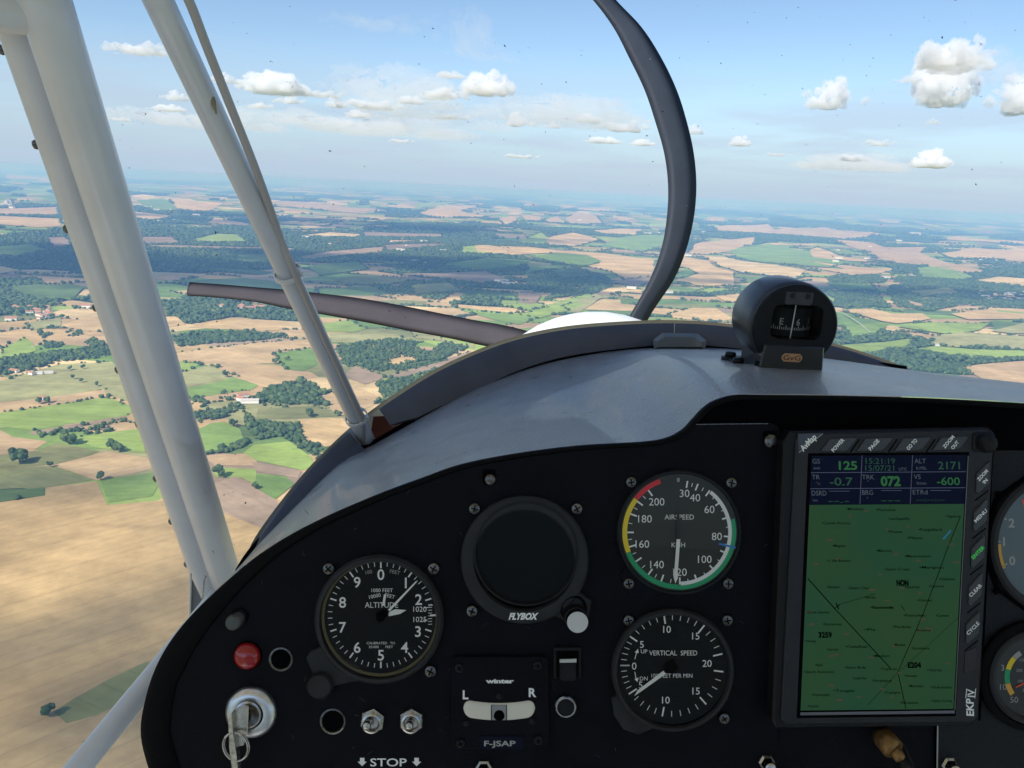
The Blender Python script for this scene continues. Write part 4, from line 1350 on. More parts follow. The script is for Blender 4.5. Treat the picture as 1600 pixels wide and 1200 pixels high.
cabin('glareshield', V, F, m_glare, None, True, 'grey grained satin glareshield curving over the instrument panel', 'glareshield')

# dark trim along the foot of the windscreen
org = empty('windscreen_trim', MC @ Matrix.Translation(P(900, 540, 0.9)))
org['_org'] = tuple(P(900, 540, 0.9))
tag(org, 'dark plastic trim strip arching along the foot of the windscreen', 'trim')


def strip(x0, x1, name, cut0=0, cut1=0):
    V, F = [], []
    n_ = max(6, int((x1 - x0) / 12))
    for i in range(n_ + 1):
        x = x0 + (x1 - x0) * i / n_
        yo = at_x(OUT, x)
        # inner edge: nearest matching point along the inward normal
        e = 4.0
        tx, ty = 1.0, (at_x(OUT, x + e) - at_x(OUT, x - e)) / (2 * e)
        L_ = math.hypot(tx, ty); nx_, ny_ = -ty / L_, tx / L_
        w = float(np.interp(x, [384, 420, 480, 560, 700, 860, 1050, 1200, 1300, 1420], [12, 30, 36, 40, 58, 46, 36, 34, 27, 8]))
        if i < cut0: w *= 0.75 + 0.25 * i / cut0
        d = fd(x)
        for (q, dd, up) in ((0, 0.012, 0), (0, 0.0, 0), (0.12, -0.003, 0), (0.6, -0.006, 0), (0.92, -0.006, 0), (1.0, 0.002, 0), (1.05, 0.014, 0)):
            V.append(P(x + nx_ * w * q, yo + ny_ * w * q, d + dd))
    for i in range(n_):
        for j in range(6): F.append((i * 7 + j, i * 7 + j + 1, (i + 1) * 7 + j + 1, (i + 1) * 7 + j))
    for e_ in (0, n_): F.append(tuple(e_ * 7 + j for j in range(7)))
    o = cabin(name, V, F, m_trim, org, False)
    o.data.shade_smooth(); o.data.set_sharp_from_angle(angle=R(40))
    return o


strip(384, 546, 'trim_section'); strip(592, 1053.4, 'trim_section', 3); strip(1054.4, 1420, 'trim_section')
# black bar drawn as the dark gap under the strip and rust-brown recess where the strut comes through
gp = []
for x in range(372, 1420, 12): gp.append(P(x, at_x(FAR, x) - 3, fd(x) - 0.002))
Vg, Fg = sweep(gp, 0.0028, 8)
cabin('gap_line', Vg, Fg, m_deep, org, True)
pts = [(540, 676), (555, 664), (580, 651), (600, 650), (640, 655), (655, 672), (600, 700), (560, 728), (536, 730)]
V = [P(x, y, 0.90) for x, y in pts]
cabin('recess', V, [tuple(range(9))], m_brown, org)

# white cowling beyond the trim
V, F = [], []
pc = [p for p in OUT if 360 < p[0] < 1500]
for i, (x, y) in enumerate(pc):
    a = P(x - 2.5, y - 5.0, fd(x) + 0.012)
    u = i / (len(pc) - 1); an = math.pi * (1.0 - u)
    b = P(930 + 170 * math.cos(an), 690 - 170 * math.sin(an), 1.28)
    for j in range(13):
        t = j / 12; p = Vector(a).lerp(Vector(b), t); V.append(p)
for i in range(len(pc) - 1):
    for j in range(12): F.append((i * 13 + j, (i + 1) * 13 + j, (i + 1) * 13 + j + 1, i * 13 + j + 1))
cow = cabin('engine_cowling', V, F, m_cowl, None, True, 'glossy white engine cowling swelling up beyond the windscreen trim', 'engine cowling')
v0, f0 = ico(4)
c0 = Vector(P(928, 680, 1.30)); rr0 = 193 / F_PX * 1.30
cabin('nose_dome', [c0 + Vector((v[0] * rr0, v[1] * rr0 * 1.0, v[2] * 0.19)) for v in v0], f0.tolist(), m_cowl, cow, True)

# propeller
prop = empty('propeller', MC @ Matrix.Translation(P(965, 640, 1.62)))
prop['_org'] = tuple(P(965, 640, 1.62))
tag(prop, 'dark curved propeller blades in front of the nose', 'propeller')


def blade(L_, R_, name, m, tw=0.012, lab=None):
    gr = 2.2 if name == 'blade' else 0
    up_ = abs(L_[0][1] - L_[-1][1]) > abs(L_[0][0] - L_[-1][0])
    L_ = [(x - gr, y) if up_ else (x, y + gr) for x, y in L_]; R_ = [(x + gr, y) if up_ else (x, y - gr) for x, y in R_]
    L2, R2 = catmull(L_, 6), catmull(R_, 6)
    n_ = len(L2); V, F = [], []
    for i in range(n_):
        a, b = Vector(P(*L2[i], 1.60 - tw)), Vector(P(*R2[i], 1.60 + tw))
        th = 0.006
        n0 = Vector((0, 0, 1))
        V += [a, a.lerp(b, .25) + n0 * th, a.lerp(b, .6) + n0 * th * .8, b, a.lerp(b, .6) - n0 * th * .5, a.lerp(b, .25) - n0 * th * .6]
    for i in range(n_ - 1):
        for j in range(6): F.append((i * 6 + j, i * 6 + (j + 1) % 6, (i + 1) * 6 + (j + 1) % 6, (i + 1) * 6 + j))
    F.append(tuple(range(6))); F.append(tuple((n_ - 1) * 6 + j for j in range(6)))
    return cabin(name, V, F, m, prop, True, lab)


blade([(870, -60), (925, -4), (960, 42), (985, 90), (1009, 140), (1026, 190), (1040, 240), (1046, 290), (1044, 340), (1035, 390), (1016, 440), (985, 495), (950, 560), (935, 600)],
      [(905, -70), (957, -4), (1000, 42), (1031, 90), (1055, 140), (1071, 190), (1082, 240), (1086, 290), (1082, 340), (1070, 390), (1050, 438), (1010, 500), (990, 560), (985, 600)], 'blade', m_blade, lab='dark upright blade bowed to the right')
blade([(293, 460), (340, 463), (400, 470), (450, 480), (520, 492), (580, 503), (640, 515), (700, 526), (750, 537), (800, 548), (900, 590)],
      [(296, 443), (340, 446), (400, 451), (450, 455), (505, 461), (562, 468), (620, 478), (680, 490), (740, 502), (800, 513), (900, 540)], 'blade', m_bladeb, lab='brownish grey blade reaching out to the left')
Vh, Fh = sweep(lin(P(965, 640, 1.40), P(965, 640, 1.66), 4), [0.08, 0.08, 0.075, 0.06, 0.02], 24)
cabin('spinner', Vh, Fh, m_cowl, prop, True)

# ------------------------------------------------------------------ cabin frame
def tube(name, p0, p1, r, label, cat='frame tube', m=None, group=None, n=14):
    V, F = sweep(lin(P(*p0), P(*p1), n), r, 32)
    return cabin(name, V, F, m or m_tube, None, True, label, cat, group)


A1 = tube('frame_tube', (50, -60, 0.44), (358, 918, 0.79), 0.0150, 'widest pale grey frame tube leaning across the left of the view')
A2 = tube('frame_tube', (-10, -70, 0.455), (331, 935, 0.80), 0.0122, 'narrower frame tube behind the widest one, studded along its left edge')
for (x, y, d) in ((3, 78, .51), (56, 226, .545), (104, 358, .585), (149, 481, .625), (184, 578, .66), (216, 664, .695), (243, 748, .73), (267, 815, .765), (291, 882, .795)):
    c = Vector(P(x, y, d)); ax = Vector(P(330, 935, .82)) - Vector(P(-14, -70, .5)); ax.normalize()
    V, F = sweep([c - ax * .0032, c - ax * .0024, c, c + ax * .0024, c + ax * .0032], [.0008, .0020, .0026, .0020, .0008], 10)
    cabin('snap_fastener', V, F, m_screw, A2, True)
tube('frame_tube', (-90, 12, 0.43), (48, 26, 0.455), 0.0105, 'short horizontal tube end in the upper left corner')
B1 = tube('frame_tube', (222, -53, 0.475), (581, 705, 0.885), 0.0095, 'thin pale strut running down to the windscreen trim')
tube('frame_tube', (30, 1312, 0.50), (345, 930, 0.60), 0.0086, 'slim bluish grey tube rising from the lower left corner')
for (x, y, d) in ((246, 1028, .572), (133, 1160, .538)):
    V, F = sweep([P(x - 2, y + 3, d), P(x, y, d), P(x + 3, y - 4, d)], [.0006, .0016, .0006], 8)
    cabin('rivet', V, F, m_screw, bpy.data.objects['frame_tube.004'], True)
# worn spot on the strut
db_ = 1 / (2.105 - .975 * (165 + 53) / 758) - .0088
V, F = sweep([P(318, 118, db_), P(327, 140, db_), P(333, 158, db_), P(338, 178, db_)], [.0004, .0016, .0019, .0005], 8)
cabin('worn_patch', V, F, mat('yellowed_wear', (0.30, 0.26, 0.16), 0.7), B1, True)
for (x, y, r_) in ((566, 672, .0011), (571, 682, .0007)):
    q_ = Vector(P(x, y, 1 / (2.105 - .975 * (y + 53) / 758) - .0088))
    cabin('paint_chip', [q_ + Vector((v[0] * r_, v[1] * r_ * 1.6, v[2] * .0004)) for v in ico(1)[0]], ico(1)[1].tolist(), m_deep, B1)
# gusset and thin wire where the tubes meet the panel
br = cabin('gusset_plate', [P(297, 898, .70), P(318, 942, .70), P(297, 975, .70), P(297, 898, .702), P(318, 942, .702), P(297, 975, .702)], [(0, 1, 2), (5, 4, 3), (0, 3, 4, 1), (1, 4, 5, 2), (2, 5, 3, 0)],
           mat('gusset_grey', (0.18, 0.19, 0.21), 0.5), None, False, 'small dark triangular gusset plate under the studded tube', 'gusset')
V, F = sweep(lin(P(298.5, 896, .698), P(296.5, 976, .698), 3), .0009, 8)
cabin('gusset_edge', V, F, m_tube, br, True)
V, F = sweep([P(321, 900, .60), P(319, 905, .60), P(317, 930, .60), P(315, 966, .60)], [.0012, .0007, .0006, .0006], 8)
cabin('wire_pin', V, F, m_steel, None, True, 'thin bright vertical wire beside the gusset at the panel edge', 'wire')

# cable down the thin strut
dB = lambda y: 1 / (2.105 - .975 * (y + 53) / 758)
cb = [(283, -25, .49), (300, 12, .495), (322, 70, .505), (345, 128, .525), (369, 188, .55), (390, 240, .57), (409, 290, .60), (425, 335, .63), (440, 378, .65), (455, 412, .672), (465, 436, .685),
      (484, 478, .71), (506, 526, .74), (527, 570, .765), (546, 612, .79), (559, 640, .805), (566, 662, .82), (567, 684, .83), (569, 702, .835)]
cb = [(x, y, dB(y) - (0.013 if y > 380 else 0.004)) for (x, y, _) in cb]
V, F = sweep([P(*p) for p in catmull(cb, 4)], 0.0031, 12)
cabin('cable', V, F, m_cable, None, True, 'thin grey cable running beside and then along the thin strut', 'cable')


def tie(cx, cy, d, r, lab, tilt):
    ax = (Vector(P(581, 705, .885)) - Vector(P(222, -53, .475))).normalized()
    u = Vector((1, 0.0, tilt)); u = (u - ax * u.dot(ax)).normalized(); w = ax.cross(u)
    c = Vector(P(cx, cy, d)); V, F = [], []
    S = 28
    for i in range(S):
        a = 2 * math.pi * i / S
        rr_ = r * 1.0
        q = (u * math.cos(a) * 1.0 + w * math.sin(a)) * rr_
        o_ = q.normalized()
        for (e, f_) in ((-.0021, 0), (.0021, 0), (.0021, .0014), (-.0021, .0014)): V.append(c + q + ax * e + o_ * f_)
    for i in range(S):
        for j in range(4): F.append((i * 4 + j, i * 4 + (j + 1) % 4, ((i + 1) % S) * 4 + (j + 1) % 4, ((i + 1) % S) * 4 + j))
    t = cabin('cable_tie', V, F, m_tie, None, False, lab, 'cable tie', 'white cable ties on the thin strut')
    hpt = c + u * r * 1.05 + Vector((0, 0, .003))
    V, F = sweep([hpt - ax * .004, hpt - ax * .001, hpt + ax * .003, hpt + ax * .004 + u * .002], [.001, .0026, .0026, .001], 6)
    cabin('tie_head', V, F, m_tie, t)


tie(450, 427, dB(427) - .003, .0112, 'upper white cable tie where the cable meets the strut', 0.1)
tie(557, 652, dB(652) - .003, .0112, 'lower white cable tie near the foot of the strut', 0.1)

# clear latch block on the glareshield
V = [];
pp = [(1020, 531), (1035, 520), (1090, 521), (1104, 532), (1102, 545), (1022, 545)]
for d in (0.90, 0.935): V += [P(x, y, d) for x, y in pp]
V += [P(x, y, 0.893) for x, y in [(1028, 533), (1040, 526), (1085, 527), (1096, 534), (1095, 542), (1029, 542)]]
F = [(0, 6, 7, 1), (1, 7, 8, 2), (2, 8, 9, 3), (3, 9, 10, 4), (4, 10, 11, 5), (5, 11, 6, 0), (12, 13, 14, 15, 16, 17)] + [(12 + i, i, (i + 1) % 6, 12 + (i + 1) % 6) for i in range(6)]
cabin('plastic_block', V, F, mat('smoky_plastic', (0.17, 0.18, 0.18), 0.16, coat=0.5), None, False, 'small smoky clear plastic block at the front of the glareshield', 'plastic block')

# ------------------------------------------------------------------ instrument panel
PN = Thing('instrument_panel', 900, 1000, D0, 'matt black instrument panel with rubber edged curved top', 'instrument panel')
outl = [p for p in NEAR] + [(1950, 1500), (262, 1500)]
PN.prism('back_plate', outl, -14, -8, m_deep)
# width of the rubber edge varies along the outline
inner = []
for i, (x, y) in enumerate(NEAR):
    a = NEAR[max(i - 1, 0)]; b = NEAR[min(i + 1, len(NEAR) - 1)]
    tx, ty = b[0] - a[0], b[1] - a[1]; L_ = math.hypot(tx, ty)
    if x < 262 and y > 1040: w = float(np.interp(y, [1045, 1120, 1290], [38, 44, 46]))
    else: w = float(np.interp(x, [225, 312, 372, 430, 500, 590, 700, 1000, 1100, 1950], [44, 31, 22, 16, 11, 9, 7, 6, 8, 9]))
    inner.append((x - ty / L_ * w, y + tx / L_ * w))
V, F = [], []
for (o_, i_) in zip(NEAR, inner):
    mx_, my_ = o_[0] * .75 + i_[0] * .25, o_[1] * .75 + i_[1] * .25
    V += [(o_[0], o_[1], -14), (o_[0], o_[1], 2), (mx_, my_, 6), (i_[0], i_[1], 3), (i_[0], i_[1], -8)]
for i in range(len(NEAR) - 1):
    for j in range(4): F.append((i * 5 + j, i * 5 + j + 1, (i + 1) * 5 + j + 1, (i + 1) * 5 + j))
PN.part('edge_rubber', V, F, m_rub, True)
lp = [(p[0] + 1.0, p[1] + 1.0) for p in inner if (p[0] < 1063 or p[1] > 1100) and p[0] < 1070]
plate = lp + [(1082, 664), (1140, 663), (1206, 662), (1215, 665), (1219, 673), (1219, 760), (1214, 1300), (300, 1300)]
PN.prism('face_plate', plate, -6, 0, m_panel)
PN.prism('face_plate', [(1553, 704), (1620, 704), (1940, 712), (1940, 1320), (1466, 1320), (1466, 1129), (1533, 1126)], -6, -1, mat('grey_black_paint', (0.014, 0.015, 0.020), 0.55, spec=0.2, bump=0.5, bscale=900, var=0.3, vscale=30), label='slightly greyer plate carrying the right hand gauges')
PN.bars('bright_edge', [(1465.5, 1131, 1463.5, 1290, 2.2)], m_printd, -0.4)
PN.bars('bright_edge', [(1080, 663.2, 1200, 661.8, 1.0)], m_screw, 0.3)
PN.prism('brace_plate', [(1218, 1140), (1462, 1136), (1462, 1320), (1214, 1320)], -8, -5, m_panel)
for (x, y, r, m) in ((765, 748, 8, m_screw), (1203, 688, 10, m_screw)):
    PN.box('screw_recess', x - 11, y - 15, x + 10, y + 9, -0.5, 0.3, m_deep, r=4)
    PN.lathe('screw', x + 1, y + 1, [(r, 0), (r, 3), (r * .7, 5), (r * .45, 5.4), (.01, 5.4)], m, 20)
for (x, y) in ((1197, 1190), (1482, 1194), (756, 1199)):
    PN.lathe('nut', x, y, [(13, 0), (13, 4), (10, 7)], m_steel, 6, smooth=False)
    PN.lathe('stud', x + 2, y + 3, [(8, 4), (8, 16), (5, 18), (.01, 18.5)], m_steel, 20)
# scratches and dust on the paint
rs_ = random.Random(8)
PN.bars('scratch', [(x, y, x + rs_.uniform(-9, 9), y + rs_.uniform(1, 8), rs_.uniform(.3, .7)) for x, y in [(rs_.uniform(400, 1200), rs_.uniform(760, 1190)) for _ in range(46)]], mat('scratch_grey', (0.06, 0.06, 0.065), 0.6), 0.15)
PN.text('STOP', 607, 1191, 12, m_print, 0.5, w=57, bold=0.012)
for ax_ in (566, 651):
    PN.prism('arrow_mark', [(ax_ - 3.5, 1184), (ax_ + 3.5, 1184), (ax_ + 3.5, 1190), (ax_ + 7, 1190), (ax_, 1197), (ax_ - 7, 1190), (ax_ - 3.5, 1190)], 0.1, 0.5, m_print)


# --- altimeter
A = Thing('altimeter', 594, 965, D0 - 0.004, 'altimeter with digits 0 to 9 at the left of the panel', 'altimeter')
A.lathe('bezel', 592, 968, [(101, -10), (101, 0), (97, 5), (92, 6), (90.5, 2.5), (90, -2)], m_bez, 80)
A.lathe('inner_ring', 594, 965, [(91.5, 2), (89.5, 3.2), (87, 0)], mat('gold_lit_ring', (0.16, 0.14, 0.075), 0.5, metal=0.4), 80)  # golden light on the ring is put into its colour
A.prism('setting_arm', [(478, 1028), (484, 1018), (505, 1010), (560, 1040), (570, 1062), (520, 1072), (492, 1062)], -9, 1, m_bez, bev=2)
A.lathe('setting_knob', 501, 1069, [(20, 0), (20, 8), (17.5, 12), (16.5, 12.3), (16.3, 11.8), (.01, 11.8)], m_bez, 36)
A.lathe('dial', 595, 962, [(90, -1.2), (.01, -1.2)], m_dial, 64)
dl = A.o.children[-1]
tk = []
for i in range(50):
    a = i * 7.2
    if 80 < a < 96 or abs(a - 100.8) < 1: continue
    tk.append((a, 73 if i % 5 == 0 else 76, 83, 2.4 if i % 5 == 0 else 1.1))
A.dialticks(595, 961, tk, m_print, -0.6, parent=dl)
for i in range(10):
    a = R(36 * i + (6 if i in (2, 3) else 0) * (0)); r = 63
    x, y = 595 + r * math.sin(a), 961 - r * math.cos(a)
    if i == 2: x, y = 654, 937
    if i == 3: x, y = 653, 987
    if i == 1: x, y = 634, 911
    A.text(str(i), x, y, 16, m_print, -0.6, bold=0.012, parent=dl, name='numeral')
A.bars('tick_marks', [(663, 950, 670, 949, 1.2), (661, 970, 668, 969, 1.2)] + [(669, 945 + 4.4 * i, 675, 944.6 + 4.4 * i, .9) for i in range(8)], m_print, -0.6, dl)
A.text('1020', 656, 952, 8, m_print, -0.6, parent=dl); A.text('1025', 656, 968, 8, m_print, -0.6, parent=dl)
A.bars('index_mark', [(672, 961.5, 683, 961, 3)], m_print, 0.4, dl)
A.text('100', 576, 894, 5.5, m_printd, -0.6, rot=12, parent=dl); A.text('FEET', 617, 894, 5.5, m_printd, -0.6, rot=-12, parent=dl)
A.text('1000 FEET', 597, 922.5, 5.5, m_print, -0.6, parent=dl)
A.text('10000', 585.5, 931.5, 5.5, m_print, -0.6, rot=12, parent=dl); A.text('FEET', 609, 931.5, 5.5, m_print, -0.6, rot=-14, parent=dl)
A.text('ALTITUDE', 596, 945.5, 8.5, m_print, -0.6, w=52, parent=dl)
A.text('CALIBRATED   TO', 595, 1005, 3.6, m_print, -0.6, w=44, parent=dl); A.text('20,000      FEET', 595, 1011, 3.6, m_print, -0.6, w=38, parent=dl)
A.prism('long_needle', [(606.5, 952), (609.5, 954.5), (651, 909.5), (653, 906.5), (649.5, 908)], 1.5, 2.5, m_needle)
A.prism('short_needle', [(606, 959), (608, 962.5), (625, 959), (635, 953), (618, 951.5), (608, 956)], 0.8, 1.3, m_needle)
A.prism('small_needle', [(597, 946), (601, 947), (603.5, 929), (600, 928.5)], 0.3, 0.7, m_needle)
A.prism('needle_hub', [(588, 957), (600, 952), (608, 958), (606, 962), (598, 970), (592, 972), (588, 966)], 0.2, 3.0, m_deep)
for (x, y) in ((512, 890), (677, 890), (672, 1051)): A.screw(x, y, 10, -9)
A.lathe('glass', 594, 965, [(90, 3), (.01, 3)], m_glass, 48)

# --- blank round display
B = Thing('round_display', 820, 872, D0 - 0.005, 'blank dark round display in a thick bezel, left of the airspeed dial', 'round display')
B.lathe('bezel', 820, 875, [(100, -12), (100, -1), (97, 2), (84, 4), (80, 3), (76.5, -2)], m_bez, 80, axis=(0, 0))
B.lathe('screen', 822, 862, [(79, -1.5), (.01, -1.5)], mat('dark_screen', (0.005, 0.008, 0.010), 0.2, spec=0.15), 64)
B.lathe('screen_rim', 822, 864, [(82, 4.2), (79, 4.6), (76, -1.0)], m_plas, 80)
B.prism('corner_lug', [(862, 960), (905, 925), (925, 940), (920, 965), (895, 978)], -12, -1, m_bez, bev=2)
B.text('FLYBOX', 818, 961.5, 9.5, m_print, 5.2, w=47, bold=0.045, shear=0.35, name='lettering')
B.lathe('knob_collar', 896, 951, [(21, -6), (21, 2), (18, 4)], m_deep, 40)
B.lathe('knob', 899, 962, [(19, 2), (17.5, 16), (16.5, 17), (16, 17.2)], m_plas, 40)
B.lathe('knob_cap', 901, 967, [(16.3, 16.5), (16, 18), (.01, 18.2)], m_knob, 40)
for (x, y) in ((741, 796), (902, 796), (737, 957)): B.screw(x, y, 9.5, -10)

# --- airspeed indicator
S = Thing('airspeed_indicator', 1061, 832, D0 - 0.003, 'airspeed dial with red, yellow, green and white arcs', 'airspeed indicator')
cx, cy = 1061.0, 832.0
S.lathe('bezel', cx, cy, [(97.5, -8), (97.5, 1), (96, 3), (93, 3), (91.5, -1)], m_plas, 80)
S.prism('flange', [(968, 900), (990, 870), (1010, 890), (1030, 925), (1012, 938), (985, 932)], -7, -4, m_panel, bev=1)
S.lathe('dial', cx, cy, [(92, -1.2), (.01, -1.2)], mat('dial_brownblack', (0.022, 0.022, 0.018), 0.55), 64)
dl = S.o.children[-1]
AS = {30: 9.5, 40: 21.4, 50: 36.3, 60: 53.8, 70: 73, 80: 94.9, 90: 113.7, 100: 137, 110: 159.6, 120: 179, 130: 200, 140: 216, 150: 236, 160: 253.7, 170: 270, 180: 291, 190: 306.7, 200: 324}
tk = []
ks = sorted(AS)
for i, s_ in enumerate(ks):
    tk.append((AS[s_], 70.5, 81.5, 2.6))
    if i < len(ks) - 1: tk.append(((AS[s_] + AS[ks[i + 1]]) / 2, 74, 80, 1.2))
S.dialticks(cx, cy, tk, m_print, -0.7, parent=dl)
S.arc('red_arc', cx, cy, 81.5, 89, 308, 340, m_red, -0.5, dl); S.arc('yellow_arc', cx, cy, 81, 88.5, 248.5, 307.7, m_yel, -0.5, dl)
S.arc('green_arc', cx, cy, 83, 89.5, 76, 180, m_grn, -0.5, dl); S.arc('green_arc', cx, cy, 81.5, 89, 180.3, 248.2, m_grn, -0.5, dl)
S.arc('white_arc', cx, cy, 77, 82.8, 38, 178, m_print, -0.5, dl)
S.bars('blue_mark', [(1123.5, 849.5, 1151, 856.5, 3.2)], m_blu, -0.2, dl)
z5 = 5.454
for (st, x, y) in (('200', 470, 350), ('180', 370, 495), ('160', 348, 710), ('140', 473, 885), ('120', 668, 950), ('100', 880, 840), ('80', 983, 645), ('60', 920, 415), ('40', 797, 315), ('30', 708, 278)):
    S.text(st, 940 + x / z5, 720 + y / z5, 11.5, m_print, -0.6, bold=0.0, parent=dl, name='numeral')
S.text('0', 1060, 750, 6, m_print, -0.6, parent=dl, name='numeral')
S.text('AIRSPEED', 1061.5, 808, 7.6, m_print, -0.6, w=46, parent=dl); S.text('KMH', 1060, 851.5, 7.2, m_print, -0.6, w=21, parent=dl)
S.prism('needle_tail', [(1057.5, 800), (1061, 800), (1062.5, 843), (1056.5, 843)], 1.0, 2.0, mat('needle_black', (0.01, 0.01, 0.01), 0.6))
S.prism('needle', [(1057, 842), (1062.5, 842), (1058.5, 893), (1058.8, 902), (1055, 911), (1052, 901), (1053.5, 888)], 1.2, 2.4, m_needle)
for (x, y) in ((987, 754), (1144, 755), (983, 913), (1139, 913)): S.screw(x, y, 9, -7)
S.lathe('glass', cx, cy, [(92, 2.6), (.01, 2.6)], m_glass, 48)

# --- vertical speed indicator
Vd = Thing('vertical_speed_indicator', 1050, 1042, D0 - 0.004, 'vertical speed dial with UP and DN arrows below the airspeed dial', 'vertical speed dial')
cx, cy = 1050.0, 1040.0
Vd.lathe('bezel', 1052, 1048, [(96, -10), (96, -1), (93, 3), (89, 4), (87, 1), (86.5, -2)], m_bez, 80)
Vd.prism('flange', [(956, 1092), (975, 1082), (1020, 1125), (1022, 1140), (998, 1150), (975, 1142), (960, 1120)], -9, -3, m_bez, bev=2)
Vd.lathe('dial', cx, 1042, [(90, -1.2), (.01, -1.2)], m_dial, 64)
dl = Vd.o.children[-1]
UPA = [270, 304.7, 351, 399, 437]; DNA = [270, 236.4, 190.8, 138.6, 97]
tk = []
for arr in (UPA, DNA):
    for i, a in enumerate(arr):
        tk.append((a, 66, 81, 2.4))
        if i < 4:
            nn = 4 if i == 3 else 5
            for q in range(1, nn): tk.append((a + (arr[i + 1] - a) * q / nn, 71, 80, 1.1))
Vd.dialticks(cx, cy, tk, m_print, -0.6, parent=dl)
z4 = 4.446
for (st, x, y) in (('5', 280, 343), ('10', 455, 238), ('15', 655, 285), ('20', 733, 475), ('15', 657, 667), ('10', 447, 730), ('5', 272, 625)):
    Vd.text(st, 940 + x / z4, 930 + y / z4, 10.5, m_print, -0.6, bold=0.003, parent=dl, name='numeral')
Vd.text('0', 991, 1041, 11, m_print, -0.6, parent=dl, name='numeral')
Vd.text('UP', 1006.5, 1018, 6, m_print, -0.6, parent=dl); Vd.text('DN', 1006, 1060.5, 6, m_print, -0.6, parent=dl)
Vd.text('VERTICAL  SPEED', 1052, 1020.5, 7.5, m_print, -0.6, w=75, parent=dl); Vd.text('100 FEET PER MIN', 1050, 1056, 6.3, m_print, -0.6, w=64, parent=dl)
Vd.bars('arrow_mark', [(992, 1030, 995, 1019, 1.2), (992, 1050, 994, 1061, 1.2)], m_print, -0.6, dl)
Vd.part('arrow_mark', [(997, 1014, -.6), (992, 1019.5, -.6), (998, 1021, -.6), (996, 1066, -.6), (998, 1059, -.6), (991.5, 1061, -.6)], [(0, 1, 2), (3, 5, 4)], m_print, parent=dl)
Vd.prism('needle', [(1036, 1047.5), (1040, 1052), (1000, 1080.5), (991, 1086.5), (996, 1078)], 1.2, 2.2, m_needle)
Vd.prism('needle_hub', [(1040, 1036), (1052, 1030), (1060, 1042), (1052, 1052), (1041, 1050), (1036, 1044)], 0.2, 2.4, m_deep)
for (x, y) in ((983, 971), (1138, 971), (1133, 1125)): Vd.screw(x, y, 9, -8)
Vd.lathe('glass', cx, 1042, [(89, 3), (.01, 3)], m_glass, 48)

# --- slip indicator
W = Thing('slip_indicator', 780, 1098, D0 - 0.003, 'square slip indicator with curved white tube and black ball', 'slip indicator')
W.box('plate', 704, 1026, 858, 1171, -6, 0, m_panel, bev=1.5, r=9)
W.text('winter', 781, 1064, 6.2, m_print, 0.5, w=44, bold=0.05)
W.text('L', 727.5, 1085.5, 13, m_print, 0.5, bold=0.03); W.text('R', 832, 1082, 13, m_print, 0.5, bold=0.03)
m_bulb = mat('pale_liquid_tube', (0.78, 0.74, 0.64), 0.22, coat=0.4)


def arcband(x0, x1, yc, sag, h, z, th, name, m, parent=None):
    V, F = [], []
    nn = 90
    for i in range(nn + 1):
        u = -1 + 2 * i / nn; x = (x0 + x1) / 2 + u * (x1 - x0) / 2
        y = yc - sag * u * u
        e = math.sqrt(max(0.0, 1 - max(0, (abs(u) - 0.78) / 0.22) ** 2)) if (x1 - x0) > 60 else 1.0
        for j in range(9):
            a = math.pi * j / 8
            V.append((x, y - math.cos(a) * h / 2 * max(e, .06), z + math.sin(a) * th * max(e, .06)))
    for i in range(nn):
        for j in range(8): F.append((i * 9 + j, i * 9 + j + 1, (i + 1) * 9 + j + 1, (i + 1) * 9 + j))
    return W.part(name, V, F, m, True, parent)


bt = arcband(724, 836, 1112, 6, 27, 0, 4, 'tube', m_bulb)
arcband(768, 791, 1112.3, 0.2, 26, 0.4, 4.2, 'centre_window', mat('clear_centre', (0.28, 0.29, 0.31), 0.1, coat=0.8), bt)
V0, F0 = ico(3)
W.part('ball', [(780 + v[0] * 9, 1116 + v[1] * 9, 3 + v[2] * 4) for v in V0], F0.tolist(), m_deep, True, bt)
W.bars('index_line', [(768, 1099, 768, 1126, 1.2), (791.5, 1099, 791.5, 1126, 1.2)], m_deep, 5.2, bt)
W.box('label_plate', 750, 1150, 818, 1171, 0.1, 1.2, m_ground_lbl)
W.text('F-JSAP', 781, 1161, 8, m_printd, 1.6, w=49, bold=0.02)
for (x, y) in ((718, 1043), (840, 1039), (720, 1161), (841, 1156)): W.screw(x, y, 7.5, 0, m_plas)
for (x, y) in ((780, 1088), (728, 1130), (831, 1127)): W.screw(x, y, 5, -0.5, m_plas, False)

# --- rocker switch, push button
T = Thing('rocker_switch', 887, 1037, D0 - 0.002, 'small black rocker switch with a bright top edge', 'switch')
T.box('frame', 865, 1011, 908, 1059, -3, 2, m_plas, bev=1, r=3); T.box('frame_inset', 869, 1016, 904, 1058, 2, 2.6, m_deep, r=2)
T.prism('rocker', [(874, 1029), (900, 1028), (900, 1058), (896, 1061), (878, 1061), (874, 1058)], 2.6, 9, m_plas, bev=2)
T.prism('rocker_highlight', [(874, 1027), (900, 1026), (900, 1031.5), (874, 1032)], 8.7, 9.8, mat('pale_highlight', (0.55, 0.55, 0.55), 0.4))  # highlight along the rocker's top painted as a pale strip
T = Thing('push_button', 884, 1104, D0 - 0.002, 'round black push button in a chrome ring', 'push button')
T.lathe('ring', 884, 1104, [(17, -3), (17, 2), (15.5, 4), (13.5, 4), (12.5, 1)], m_steel, 40)
T.lathe('button', 884, 1104, [(12.5, 0), (12, 2.5), (.01, 3)], m_plas, 32)

